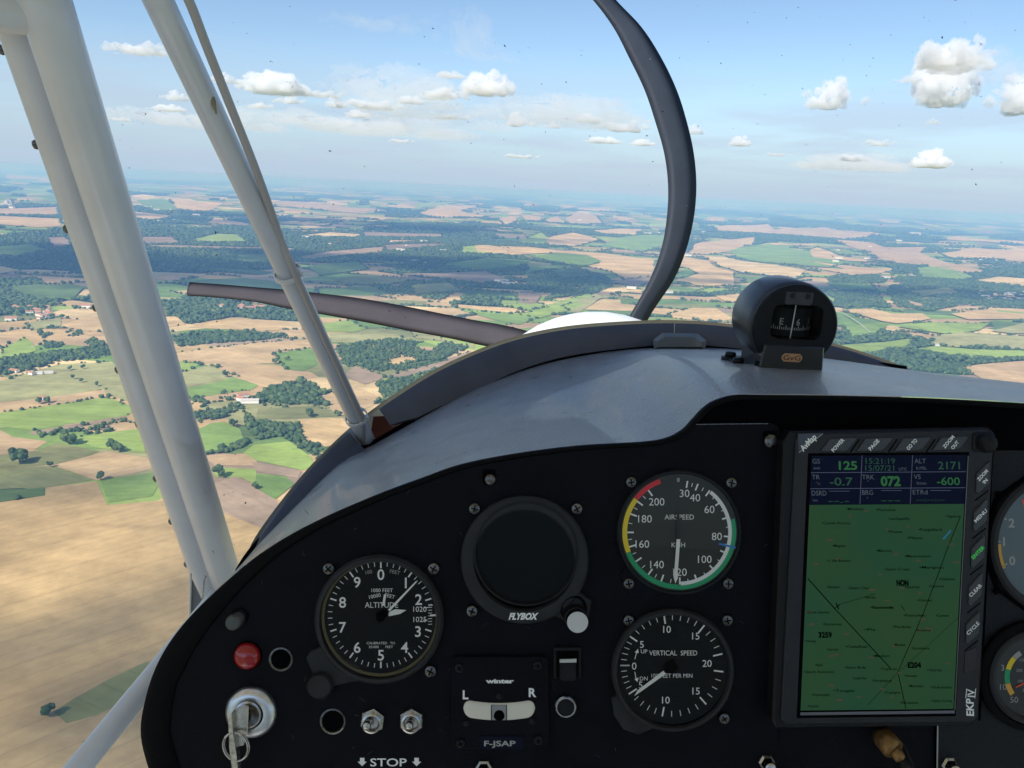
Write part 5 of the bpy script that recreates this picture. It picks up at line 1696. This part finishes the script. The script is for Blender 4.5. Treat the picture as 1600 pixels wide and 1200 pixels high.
# --- warning lamp, empty holes, cap
T = Thing('warning_lamp', 387, 1024, D0, 'round red warning lamp above the key switch', 'lamp')
T.lathe('collar', 387, 1024, [(23, -2), (22.5, 2), (20.5, 3)], m_deep, 40)
T.lathe('lens', 387, 1024, [(21, 1), (20, 6), (17, 10), (12, 13), (6, 14.6), (.01, 15)], m_lamp, 40)
for (x, y, r, lab, mm_) in ((439, 1030, 17, 'empty round hole right of the red lamp', m_screw), (520, 1127, 18.5, 'empty round socket left of the two toggle switches', m_steel)):
    T = Thing('panel_socket', x, y, D0, lab, 'socket', 'empty round holes in the panel')
    T.lathe('rim', x, y, [(r + 2, -1), (r + 1.5, 1.2), (r - 0.5, 1.6), (r - 1.5, 0.6)], m_screw, 36)
    T.lathe('hole', x, y, [(r - 1, .5), (.01, .5)], m_deep, 36)  # black disc laid on the plate stands for the dark inside
    T.arc('rim_arc', x, y, r - 0.4, r + 1.2, 120, 200, mm_, 1.9)  # metal arc along the lower right of the rim
T = Thing('metal_cap', 371, 967, D0, 'small dull metal cap above the red lamp', 'cap')
T.lathe('base', 375, 963, [(13, 0), (13, 3)], m_deep, 28)
T.lathe('cap', 371, 967, [(12.5, 0), (12, 10), (10, 12), (.01, 12.5)], mat('dull_metal', (0.10, 0.105, 0.10), 0.45, metal=0.7), 32, axis=(-0.35, 0.3))

# --- toggle switches
for (x, lx, ly, rot, lab) in ((582, 576.5, 1134, 8, 'left chrome toggle switch above STOP'), (643, 642, 1136, 0, 'right chrome toggle switch above STOP')):
    T = Thing('toggle_switch', x, 1126, D0, lab, 'toggle switch', 'chrome toggle switches above STOP')
    pts = [(x + 20 * math.cos(R(30 + 60 * i + rot)), 1126 + 20 * math.sin(R(30 + 60 * i + rot))) for i in range(6)]
    T.prism('hex_nut', pts, -1, 5, m_steel, bev=1.6)
    T.lathe('bushing', x, 1127, [(15, 5), (15, 10), (12.5, 11), (10.5, 9), (9, 5), (.01, 4)], m_steel, 36)
    V, F = [], []
    V3, F3 = sweep([(x, 1126, 5), (x + (lx - x) * .5, 1122, 12), (x + (lx - x) * .9, 1124, 18), (lx, 1126, 22), (lx, 1127, 25)], [4, 4.6, 6.4, 6.8, 4], 18)
    T.part('lever', V3, F3, m_steel, True)

# --- key switch
T = Thing('key_switch', 391, 1112, D0, 'round aluminium ignition lock at the lower left of the panel', 'key switch')
T.lathe('escutcheon', 393, 1112, [(40, -1), (40, 3), (37, 8), (31, 12), (25, 12.5), (22, 12), (21.5, 8)], m_alu, 64)
T.lathe('lock_barrel', 391, 1112, [(21.5, 9), (21, 12), (18, 13), (10, 10), (.01, 9)], m_steel, 40)
T.bars('keyway', [(391, 1101, 391, 1122, 4)], m_deep, 13.4)
K = Thing('key', 377, 1140, D0 - 0.008, 'worn nickel key standing in the ignition lock', 'key')
K.prism('bow', [(370, 1104), (384, 1096), (392, 1100), (390, 1140), (384, 1160), (373, 1163), (368, 1140)], 8, 11, m_steel, bev=1)
K.prism('bow_edge', [(364, 1114), (370, 1104), (372, 1140), (377, 1168), (380, 1200), (380, 1240), (373, 1240), (371, 1200), (366, 1160)], 8, 22, mat('worn_nickel', (0.62, 0.57, 0.48), 0.35, metal=0.9, var=0.3, vscale=500), bev=1)
K2 = Thing('key_ring', 369, 1165, D0 - 0.014, 'thin steel split ring through the key', 'key ring')
for (dx_, dz_) in ((0, 4), (1.4, 1.5)):
    cpt = [(369 + dx_ + 21.5 * math.cos(a), 1165 + 22 * math.sin(a) * 1.0, dz_ + 6 * math.cos(a)) for a in [2 * math.pi * i / 40 for i in range(41)]]
    V, F = sweep(cpt, 1.5, 8, False)
    K2.part('ring_coil', V, F, m_steel, True)

# ------------------------------------------------------------------ moving map
GP = Thing('moving_map', 1385, 905, D0 - 0.014, 'black moving map unit with green chart and button rows', 'navigation unit')
GP.prism('case', [(1226, 690), (1236, 674), (1546, 668), (1556, 676), (1532, 1126), (1524, 1136), (1214, 1140), (1208, 1128)], -32, -3, m_plas, bev=3)
GP.prism('bezel', [(1243, 690), (1247, 678), (1537, 671), (1549, 676), (1552, 690), (1527, 1118), (1520, 1128), (1228, 1131), (1220, 1122)], -3, 2, mat('charcoal_plastic', (0.020, 0.020, 0.024), 0.38, spec=0.3, bump=0.3, bscale=1200, var=0.15, vscale=50), bev=2)
def SX(u, v):     # place on the screen: u, v in 0..1
    xt, yt = 1267 + (1509 - 1267) * u, 712 - 1.5 * u
    xb, yb = 1250 + (1488 - 1250) * u, 1109 - 2.5 * u
    return (xt + (xb - xt) * v, yt + (yb - yt) * v)
GP.prism('screen_surround', [(1262, 708), (1513, 706), (1492, 1118), (1244, 1121)], 2.0, 2.4, m_deep)
m_nav = emat('screen_navy', (0.006, 0.012, 0.06), (0.002, 0.003, 0.006), 0.13)
m_map = emat('screen_green', (0.032, 0.115, 0.048), (0.005, 0.008, 0.005), 0.34)
# gentle unevenness of the map's tint
nt = m_map.node_tree; tcg = nt.nodes.new('ShaderNodeTexCoord'); nzg = nt.nodes.new('ShaderNodeTexNoise'); nzg.inputs['Scale'].default_value = 14
cg = nt.nodes.new('ShaderNodeValToRGB'); cg.color_ramp.elements[0].color = (0.026, 0.105, 0.055, 1); cg.color_ramp.elements[1].color = (0.038, 0.108, 0.042, 1)
cg.color_ramp.elements[0].position = 0.35; cg.color_ramp.elements[1].position = 0.65
nt.links.new(tcg.outputs['Object'], nzg.inputs['Vector']); nt.links.new(nzg.outputs['Fac'], cg.inputs[0])
nt.links.new(cg.outputs[0], [n_ for n_ in nt.nodes if n_.type == 'BSDF_PRINCIPLED'][0].inputs['Emission Color'])
sc_ = GP.prism('screen', [SX(0, .193), SX(1, .193), SX(1, 1), SX(0, 1)], 2.4, 2.9, m_map)
GP.prism('data_field', [SX(0, 0), SX(1, 0), SX(1, .192), SX(0, .192)], 2.4, 2.9, m_nav, sc_)
m_dig = emat('digit_green', (0.05, 0.26, 0.09), (0.01, 0.02, 0.01), 0.24); m_digd = emat('digit_dim', (0.035, 0.12, 0.08), (0.01, 0.02, 0.01), 0.32)
m_lab = emat('field_grey', (0.09, 0.12, 0.15), (0.01, 0.01, 0.01), 0.45); m_line = emat('rule_grey', (0.05, 0.06, 0.10), (0.01, 0.01, 0.01), 0.8)
AF = (-0.045, 0.012)
def gt(st, x, y, h, m, w=None, b=0.0, rot=0, z=3.2, par=None):
    GP.text(st, x, y, h, m, z, w=w, bold=b, rot=rot, parent=par or sc_, aff=(-0.045, 0.0))
gt('GS', 1274, 720.5, 7, m_lab); gt('kmh', 1275, 731, 4, m_lab); gt('125', 1323.5, 727, 12.5, m_dig, w=29, b=.03)
gt('TR', 1273.5, 745, 7, m_lab); gt('°/s', 1277, 755, 4, m_lab); gt('-0.7', 1313, 752, 12, m_digd, w=36, b=.01)
gt('DSRD', 1278.5, 770, 7.5, m_lab, w=23); gt('km', 1272.5, 781, 4, m_lab); gt('--.-', 1309, 782, 6, m_dig, w=32)
gt('15:21:19', 1374, 720, 8.5, m_digd, w=46); gt('15/07/21', 1373, 731, 8.5, m_digd, w=45); gt('UTC', 1409, 732.5, 4.5, m_lab)
gt('TRK', 1355, 745, 7, m_lab); gt('°', 1355, 753, 5, m_lab); gt('072', 1390, 751.5, 14, m_dig, w=31, b=.04)
gt('BRG', 1354, 769, 7.5, m_lab, w=17); gt('°', 1354, 779, 5, m_lab); gt('---', 1390, 781, 6, m_dig, w=30)
gt('ALT', 1436, 720, 7, m_lab); gt('ft.MSL', 1438, 731, 4.5, m_lab); gt('2171', 1481, 727, 11.5, m_digd, w=34, b=.01)
gt('VS', 1431.5, 744.5, 7, m_lab); gt('ft/min', 1438, 754.5, 4.5, m_lab); gt('-600', 1480, 751.5, 11.5, m_dig, w=36, b=.01)
gt('ETRd', 1436, 768.5, 7, m_lab, w=23); gt('--:--:--', 1452, 780, 6, m_digd, w=44)
GP.bars('rule', [(1266, 738.5, 1506, 737), (1265, 763, 1504.5, 762)][0:0] + [(*SX(0, .066), *SX(1, .066), .9), (*SX(0, .129), *SX(1, .129), .9), (*SX(.325, 0), *SX(.325, .19), .9), (*SX(.65, 0), *SX(.65, .19), .9),
        (1294, 767, 1326, 767, .8), (1375, 766, 1407, 766, .8), (1452, 766, 1484, 766, .8)], m_line, 3.15, sc_)
m_ink = mat('map_ink', (0.002, 0.003, 0.003), 0.8, spec=0.0); m_rd = emat('map_road_red', (0.07, 0.06, 0.035), (0.01, 0.01, 0.01), 0.5)
m_water = emat('map_blue', (0.01, 0.09, 0.16), (0.01, 0.01, 0.01), 0.9)
z6 = 6.154
for (st, x, y, w) in (('Miradoux', 520, 90, 150), ('Peyrecave', 815, 98, 170), ('Lachapelle', 940, 183, 190), ('Castet Arrouy', 340, 225, 260), ('Puygaillard', 1240, 288, 210), ('Poupas', 905, 308, 120),
                      ('Plieux', 1095, 368, 140), ('Magnas', 365, 443, 110), ('Mauroux', 800, 490, 130), ('Maumusson', 1120, 542, 240), ('L Isle Bouzon', 365, 585, 210), ('Saint Creac', 925, 668, 230),
                      ('Marignac', 1255, 650, 220), ('Glatens', 1400, 762, 140), ('Avezan', 312, 838, 110), ('Saint Clar', 555, 848, 190), ('Coutures', 1300, 830, 130), ('Esparsac', 1068, 838, 130), ('Vigueron', 1460, 160, 130),
                      ('Bivès', 665, 938, 90), ('Gimat', 1190, 965, 130), ('Gaudonville', 780, 1035, 210), ('Sainte Gemme', 165, 1080, 200)):
    gt('•' + st, 1250 + x / z6, 780 + y / z6, 4.0, m_ink, w=(w + 14) / z6, b=0.012)
for (st, x, y, w) in (('Tournecoupe', 840, 50, 200), ('Pessoulens', 1150, 125, 190), ('Cumont', 1420, 128, 110), ('Estramiac', 365, 210, 170), ('Pis', 725, 262, 90), ('Faudoas', 1030, 235, 160), ('Auterive', 1235, 268, 130),
                      ('Homps', 155, 372, 90), ('Cadeilhan', 595, 425, 200), ('Sarrant', 365, 452, 100), ('Maubec', 1010, 408, 100), ('Escazeaux', 1210, 440, 160), ('Monfort', 835, 515, 150), ('Augnax', 235, 600, 60), ('Saint Brès', 585, 625, 190),
                      ('Taybosc', 905, 640, 150), ('Ansan', 1115, 705, 110), ('Garac', 1345, 650, 130), ('Saint Antonin', 235, 668, 270), ('Labrihe', 625, 728, 120), ('Serempuy', 840, 752, 180), ('Mauvezin', 1165, 803, 130),
                      ('Solomiac', 1410, 815, 190), ('Touget', 475, 848, 190), ('Puycasquier', 255, 887, 160), ('Cologne', 940, 865, 140), ('Encausse', 1100, 962, 160), ('Saint Cricq', 1410, 945, 180), ('Nougaroulet', 180, 995, 90)):
    gt('•' + st, 1240 + x / z6, 940 + y / z6, 4.0, m_ink, w=(w + 14) / z6, b=0.012)
gt('NON', 1408.5, 910, 8.5, m_ink, w=19, b=.06); gt('3259', 1288, 991, 8, m_ink, w=21, b=.05); gt('E204', 1427, 1038, 8, m_ink, w=21, b=.05)
GP.bars('map_track', [(1261, 903, 1302, 949, 1.6), (1302, 949, 1390, 1043, 1.4), (1309, 944, 1366, 927, .7), (1402, 1052, 1414, 1106, 1.3)], m_ink, 3.05, sc_)
GP.bars('map_road', [(1499, 806, 1478, 858, 1.2), (1478, 858, 1464, 897, 1.2), (1464, 897, 1442, 955, 1.2), (1442, 955, 1401, 1050, 1.2), (1401, 1050, 1355, 1100, .8), (1404, 1048, 1500, 960, .6)], mat('map_road_brown', (0.012, 0.008, 0.006), 0.8, spec=0.0), 3.05, sc_)
GP.bars('map_water', [(1472, 842, 1484, 828, 2.4)], m_water, 3.05, sc_)
GP.bars('aircraft_symbol', [(1305, 941, 1309, 951, 1.8), (1303, 949, 1311, 944, 1.2), (1406, 945, 1412, 953, 1)], m_ink, 3.3, sc_)
sp = random.Random(3)
GP.bars('built_up_area', [(x, y, x + sp.uniform(4, 10), y + sp.uniform(-1, 1), sp.uniform(2, 3.4)) for x, y in [(1324, 805), (1348, 798), (1382, 826), (1415, 822), (1291, 843), (1306, 873), (1270, 880), (1372, 897), (1395, 866), (1430, 875), (1403, 918), (1357, 921), (1380, 938), (1433, 925), (1480, 850), (1437, 967), (1432, 984), (1445, 982), (1317, 990), (1259, 955), (1294, 1024), (1302, 1022), (1355, 1026), (1392, 1008), (1400, 1050), (1408, 1068), (1293, 1070), (1306, 1093), (1338, 1088), (1390, 1088), (1476, 1036), (1262, 975), (1488, 878), (1373, 1075)]], m_rd, 3.05, sc_)['kind'] = 'stuff'
GP.bars('screen_edge_strip', [(1249, 1113.5, 1489, 1110.5, 4.5)], mat('pale_bevel', (0.14, 0.14, 0.17), 0.35), 4.5)  # pale grey strip along the lower edge of the screen
GP.bars('screen_edge_strip', [(1511, 712, 1490, 1108, 1.6)], mat('bevel_line', (0.12, 0.12, 0.11), 0.35), 3.3)
GP.lathe('glass', 1380, 910, [(1, -50), (.01, -50)], m_glass, 3)
# buttons
m_btn = mat('button_charcoal', (0.034, 0.035, 0.036), 0.32, var=0.1, vscale=60)
for (x, y, st) in ((1310, 695, 'POWER'), (1366, 694.5, 'PAGE'), (1425, 694, 'GO TO'), (1484, 693, 'ZOOM')):
    b = GP.prism('button', [(x - 30, y + 10), (x - 15, y - 10), (x + 25, y - 12), (x + 27, y - 8), (x + 13, y + 8), (x + 8, y + 10)], 2, 5, m_btn, bev=1.5)
    if st == 'ZOOM':
        gt('ZOOM', x - 5, y - 3, 5, m_print, w=24, b=.03, rot=48, z=5.4, par=b); gt('OUT', x + 5, y + 2, 5, m_print, w=15, b=.03, rot=48, z=5.4, par=b)
    else: gt(st, x - 3, y, 5.4, m_print, w=26 if st == 'POWER' else 21, b=.03, rot=46, z=5.4, par=b)
for x in (1334, 1393, 1452): GP.bars('divider', [(x - 6, 706, x + 8, 686, 2.2)], m_deep, 2.2)
for (x, y, st, mm_) in ((1534, 746, 'ZOOM', m_print), (1530, 805, 'MENU', m_print), (1526, 862, 'ENTER', emat('lit_green', (0.03, 0.30, 0.05), (0.02, 0.1, 0.03), 0.8)), (1522, 921, 'CLEAR', m_print), (1518, 980, 'CYCLE', m_print)):
    b = GP.prism('button', [(x - 10, y - 6), (x + 9, y - 26), (x + 11, y - 24), (x + 10, y + 8), (x - 8, y + 25), (x - 11, y + 23)], 2, 5, m_btn, bev=1.5)
    if st == 'ZOOM':
        gt('ZOOM', x - 2, y - 4, 5, m_print, w=22, b=.03, rot=46, z=5.4, par=b); gt('IN', x + 2, y + 5, 5, m_print, w=8, b=.03, rot=46, z=5.4, par=b)
    else: gt(st, x - 1, y, 5.2, mm_, w=26, b=.02, rot=44, z=5.4, par=b)
    GP.bars('divider', [(x - 12, y + 36, x + 9, y + 20, 2)], m_deep, 2.2)
GP.prism('infrared_window', [(1506, 1018), (1524, 1010), (1522, 1044), (1505, 1052)], 2, 3, mat('dark_red_window', (0.018, 0.004, 0.003), 0.15))
GP.text('EKP', 1514, 1104, 11, m_print, 2.6, w=28, bold=.03, shear=.1, rot=92); GP.text('IV', 1516, 1082, 11, m_print, 2.6, w=13, bold=.02, rot=92, shear=.1)
GP.bars('underline_mark', [(1509, 1075, 1507.5, 1090, 1.2), (1523, 1075, 1521.5, 1090, 1.2)], m_print, 2.6)
GP.prism('logo_corner', [(1246, 677.5), (1284, 676.5), (1247, 706)], 2.05, 2.5, mat('logo_dark', (0.04, 0.042, 0.055), 0.3))
GP.bars('logo_edge', [(1285, 677, 1247.5, 707, 1.0)], m_printd, 2.7)
GP.text('AvMap', 1261.5, 691.5, 9, m_print, 2.9, w=31, bold=.03, rot=46, shear=.1)
GP.box('joystick_base', 1518, 675, 1552, 706, 2, 6, m_plas, bev=2, r=6)
GP.lathe('joystick', 1537, 692, [(15, 5), (14.5, 12), (11, 18), (6, 20.5), (.01, 21)], m_plas, 32)

# ------------------------------------------------------------------ gauges at the right edge
T = Thing('boost_gauge', 1657, 850, D0 - 0.002, 'large grey faced gauge marked 0, 1 and 2, cut by the right edge', 'gauge')
T.lathe('housing', 1657, 850, [(123, -8), (123, -3), (118, 0)], m_deep, 10, smooth=False)
T.lathe('bezel', 1657, 850, [(113, -4), (112, 4), (108, 7), (101, 6), (99, 1)], m_bez, 80)
T.lathe('dial', 1657, 850, [(101, 0.5), (.01, 0.5)], mat('grey_dial', (0.12, 0.165, 0.19), 0.4), 64)
for (st, x, y) in (('2', 1580, 817), ('1', 1568, 846), ('0', 1581, 876)): T.text(st, x, y, 13, m_printd, 1.0, bold=.03, name='numeral')
T.bars('tick_marks', [(1566, 808, 1572, 812, 2), (1557, 846, 1563, 846, 2), (1565, 886, 1573, 880, 2.4)], m_printd, 1.0)
T.arc('yellow_arc', 1657, 850, 93.5, 99.5, 247, 270, m_org, 1.0)
T.bars('red_mark', [(1597, 780, 1601, 792, 3)], m_ndr, 1.0)
for (x, y) in ((1561, 772), (1557, 925)): T.screw(x, y, 4.5, -1, m_deep, False)
T.lathe('glass', 1657, 850, [(99, 5), (.01, 5)], m_glass, 48)
T = Thing('engine_gauge', 1618, 1058, D0 - 0.004, 'small round gauge with coloured scale and red needle at the right edge', 'gauge')
T.lathe('housing', 1618, 1058, [(87, -8), (87, -1), (82, 2), (77, 2), (75, -1)], m_rub, 60)
T.lathe('bezel', 1618, 1058, [(75, -2), (74, 4), (70, 6), (65, 4), (64, 1)], m_bez, 64)
T.lathe('dial', 1618, 1058, [(66, 0.5), (.01, 0.5)], mat('dial_grey_black', (0.035, 0.035, 0.038), 0.5), 48)
T.arc('white_arc', 1618, 1058, 41, 49, 312, 328, m_printd, 1); T.arc('yellow_arc', 1618, 1058, 41, 49, 286, 311.5, m_yel, 1); T.arc('green_arc', 1618, 1058, 41, 49, 258, 285.5, m_grn, 1); T.arc('orange_arc', 1618, 1058, 41, 49, 234, 257.5, m_org, 1)
for (st, x, y, h) in (('3', 1566, 1043, 9), ('10', 1567, 1073, 9), ('50', 1584, 1093, 9), ('150', 1597, 1031, 4.5), ('200', 1592, 1047, 4.5), ('100', 1594, 1064, 4.5), ('50', 1600, 1078, 4.5)): T.text(st, x, y, h, m_printd, 1, name='numeral')
T.prism('needle', [(1586, 1074), (1618, 1060), (1617, 1056), (1586, 1072)], 1.5, 2.5, m_ndr)
T.lathe('glass', 1618, 1058, [(64, 5), (.01, 5)], m_glass, 40)

# connector and cable under the moving map
T = Thing('antenna_plug', 1393, 1170, D0 - 0.012, 'brass coaxial plug with a black cable under the moving map', 'plug')
V, F = sweep([(1388, 1158, -24), (1389, 1161, -14), (1392, 1167, 6), (1393, 1168, 7)], [15, 17, 17, 13], 28); T.part('plug_body', V, F, m_brass, True)
V, F = sweep([(1392, 1166, 6), (1398, 1176, 14), (1400, 1180, 15)], [10, 9, 8], 20); T.part('ferrule', V, F, m_brass, True)
V, F = sweep([(1398, 1176, 12), (1406, 1190, 22), (1420, 1215, 30), (1450, 1270, 30)], [8.5, 8.5, 8.5, 8.5], 16); T.part('cable', V, F, m_plas, True)
V, F = sweep([(1400, 1152, -10), (1412, 1165, 0), (1420, 1190, 10), (1424, 1230, 10)], [2, 2, 2, 2], 8); T.part('thin_lead', V, F, m_plas, True)

# ------------------------------------------------------------------ compass (stands level on the glareshield)
dC = 0.62
C_ = Thing('compass', 1243, 507, dC, 'round black magnetic compass standing on the glareshield', 'compass', level=True)
C_.o.location = C_.o.location + Vector((0, 0, -0.0022))
m_comp = mat('compass_black', (0.034, 0.034, 0.039), 0.34, coat=0.1, var=0.1, vscale=60)
ox, oy = 1243, 507
C_.lathe('body', ox, oy, [(.01, -119), (60, -118), (69, -112), (70, -104), (70, -20), (67, -12), (65, -10)], m_comp, 72)
C_.lathe('front_ring', ox, oy, [(65, -12), (66.5, -6), (66.5, -2), (64, 1), (62, 1)], m_plas, 72)
# face with a window
V, F = [], []
nn = 48
wx0, wx1, wy0, wy1 = 1205, 1284, 472, 527
for i in range(nn):
    a = 2 * math.pi * i / nn; V.append((ox + 62.5 * math.cos(a), oy + 62.5 * math.sin(a), 0.8))
for i in range(nn):
    a = 2 * math.pi * i / nn; c, s_ = math.cos(a), math.sin(a)
    mx0, my0 = (wx0 + wx1) / 2, (wy0 + wy1) / 2; hw, hh = (wx1 - wx0) / 2, (wy1 - wy0) / 2
    px_, py_ = ((abs(c) ** .35) * math.copysign(1, c) * hw, (abs(s_) ** .35) * math.copysign(1, s_) * hh)
    V.append((mx0 + px_, my0 + py_, 0.8))
for i in range(nn):
    px_, py_, _ = V[nn + i]; V.append((px_, py_, -16))
for i in range(nn): F.append((i, nn + i, nn + (i + 1) % nn, (i + 1) % nn)); F.append((nn + i, 2 * nn + i, 2 * nn + (i + 1) % nn, nn + (i + 1) % nn))
face = C_.part('face_plate', V, F, m_plas)
C_.box('window_back', 1196, 466, 1292, 534, -60, -58, m_deep)
V, F = [], []
for i in range(25):
    a = R(-62 + 124 * i / 24)
    V += [(ox + 40 * math.sin(a), 480, -52 + 40 * math.cos(a)), (ox + 40 * math.sin(a), 524, -52 + 40 * math.cos(a))]
    if i: F.append((2 * i - 2, 2 * i - 1, 2 * i + 1, 2 * i))
card = C_.part('compass_card', V, F, m_dial, True)
def card_xy(u): a = R(u); return ox + 40.3 * math.sin(a), -51.4 + 40.3 * math.cos(a)
for (st, u) in (('E', -25), ('6', 12), ('3', 42)):
    v_, f_, w_ = glyphs(st, 0.01)
    V = []
    for a_, b_ in v_:
        x_, z_ = card_xy(u + a_ * 9 / 40 * 57.3); V.append((x_, 501 - b_ * 10, z_))
    C_.part('lettering', V, f_, m_printd if st != '3' else mat('faint_print', (0.16, 0.15, 0.14), 0.6), parent=card)
V, F = [], []
for i in range(27):
    u = -60 + i * 4.6; h = 7 if i % 3 == 1 else 4
    x0_, z0_ = card_xy(u - .8); x1_, z1_ = card_xy(u + .8); j = len(V)
    V += [(x0_, 514 - h, z0_), (x1_, 514 - h, z1_), (x1_, 514, z1_), (x0_, 514, z0_)]; F.append((j, j + 1, j + 2, j + 3))
C_.part('tick_marks', V, F, m_printd, parent=card)
V, F = sweep([(1243, 470, -9), (1241.5, 500, -8), (1240.5, 530, -9)], .9, 8); C_.part('lubber_line', V, F, m_print, True)
C_.prism('adjuster_recess', [(1221, 452), (1264, 452), (1264, 469), (1261, 472), (1224, 472), (1221, 469)], 0.9, 2.0, m_comp, bev=.6)
for x in (1232, 1256): C_.lathe('adjuster_screw', x, 458, [(4.5, 1.9), (4, 3), (.01, 3)], m_bez, 14)
pl = C_.prism('lamp_plate', [(1196, 535), (1289, 535), (1293, 588), (1190, 588)], -14, 12, mat('glossy_black', (0.022, 0.022, 0.020), 0.10, coat=0.6), bev=3)
C_.prism('emblem', [(1224, 551), (1228, 547), (1252, 547), (1256, 551), (1256, 556), (1252, 560), (1228, 560), (1224, 556)], 12, 12.8, mat('copper_label', (0.55, 0.30, 0.15), 0.5), parent=pl)
C_.text('GvG', 1240, 553.5, 7.5, m_deep, 13.1, w=27, parent=pl)
C_.box('window_glass', 1203, 470, 1286, 529, -0.4, 0.2, m_glass)
for sx in (-1, 1):
    C_.prism('side_leg', [(ox + sx * 46, 540), (ox + sx * 50, 545), (ox + sx * 50, 583), (ox + sx * 42, 583)], -95, -12, m_comp)
C_.box('base_plate', 1166, 576, 1302, 585, -100, -22, m_plas, bev=1)
for (x, z) in ((1173, -40), (1297, -40), (1173, -88), (1297, -88)):
    Vv, Ff = sweep([(x, 577, z), (x, 570, z), (x, 568, z)], [9, 9, 6], 18); C_.part('mounting_screw', Vv, Ff, m_plas, True)
    Vv, Ff = sweep([(x, 586, z), (x, 577, z)], [15, 15], 20); C_.part('foot', Vv, Ff, m_plas, True)

# ------------------------------------------------------------------ windscreen and side pane
V, F = [], []
wp = [p for p in OUT if 350 < p[0] < 1500] + [(1600, 660), (1750, 740)]
for (x, y) in wp:
    d = fd(x) + 0.004
    a = Vector(P(x, y - 1, d))
    xt = 800 + (x - 860) * 1.9
    b = Vector(P(xt, -420, 0.52))
    for j in range(13):
        t = j / 12; p = a.lerp(b, t); p.z -= 0.03 * math.sin(math.pi * t); V.append(p)
for i in range(len(wp) - 1):
    for j in range(12): F.append((i * 13 + j, (i + 1) * 13 + j, (i + 1) * 13 + j + 1, i * 13 + j + 1))
ws = cabin('windscreen', V, F, m_lexan, None, True, 'clear curved windscreen speckled with dead insects and dust', 'windscreen')
rs_ = random.Random(21)
def specks(name, n_, m, smin, smax, seed):
    rs_ = random.Random(seed)
    Vs, Fs = [], []
    v0, f0 = ico(1)
    W_ = len(wp)
    for _ in range(n_):
        i = rs_.uniform(0, W_ - 1.01); j = rs_.uniform(0.3, 11.4)
        i0, j0 = int(i), int(j); fi, fj = i - i0, j - j0
        p = (V[i0 * 13 + j0] * (1 - fi) + V[(i0 + 1) * 13 + j0] * fi) * (1 - fj) + (V[i0 * 13 + j0 + 1] * (1 - fi) + V[(i0 + 1) * 13 + j0 + 1] * fi) * fj
        r = rs_.uniform(smin, smax) * (1.0 if rs_.random() < .85 else 1.7); a = rs_.uniform(0, 3.14); el = rs_.uniform(1, 2.6)
        for v in v0:
            x_, y_ = v[0] * r * el, v[1] * r
            Vs.append(p + Vector((x_ * math.cos(a) - y_ * math.sin(a), x_ * math.sin(a) + y_ * math.cos(a), v[2] * r * .5)))
        k0 = len(Vs) - len(v0)
        Fs += [tuple(int(q) + k0 for q in f) for f in f0]
    o = cabin(name, Vs, Fs, m, ws)
    o['kind'] = 'stuff'
specks('insect_specks', 340, mat('insect_dark', (0.03, 0.028, 0.03), 0.8), 0.00018, 0.00043, 5)
specks('dust_specks', 260, mat('dust_pale', (0.65, 0.65, 0.65), 0.8), 0.00018, 0.0004, 6)
V = [P(-14, -70, .505), P(335, 950, .83), P(40, 1500, .62), P(-900, 1300, .42), P(-900, -200, .30)]
cabin('side_window', V, [(0, 1, 2, 3, 4)], m_pane, None, False, 'clear side window pane left of the studded frame tube', 'window pane')

for o in list(bpy.data.objects):
    if '_org' in o: del o['_org']
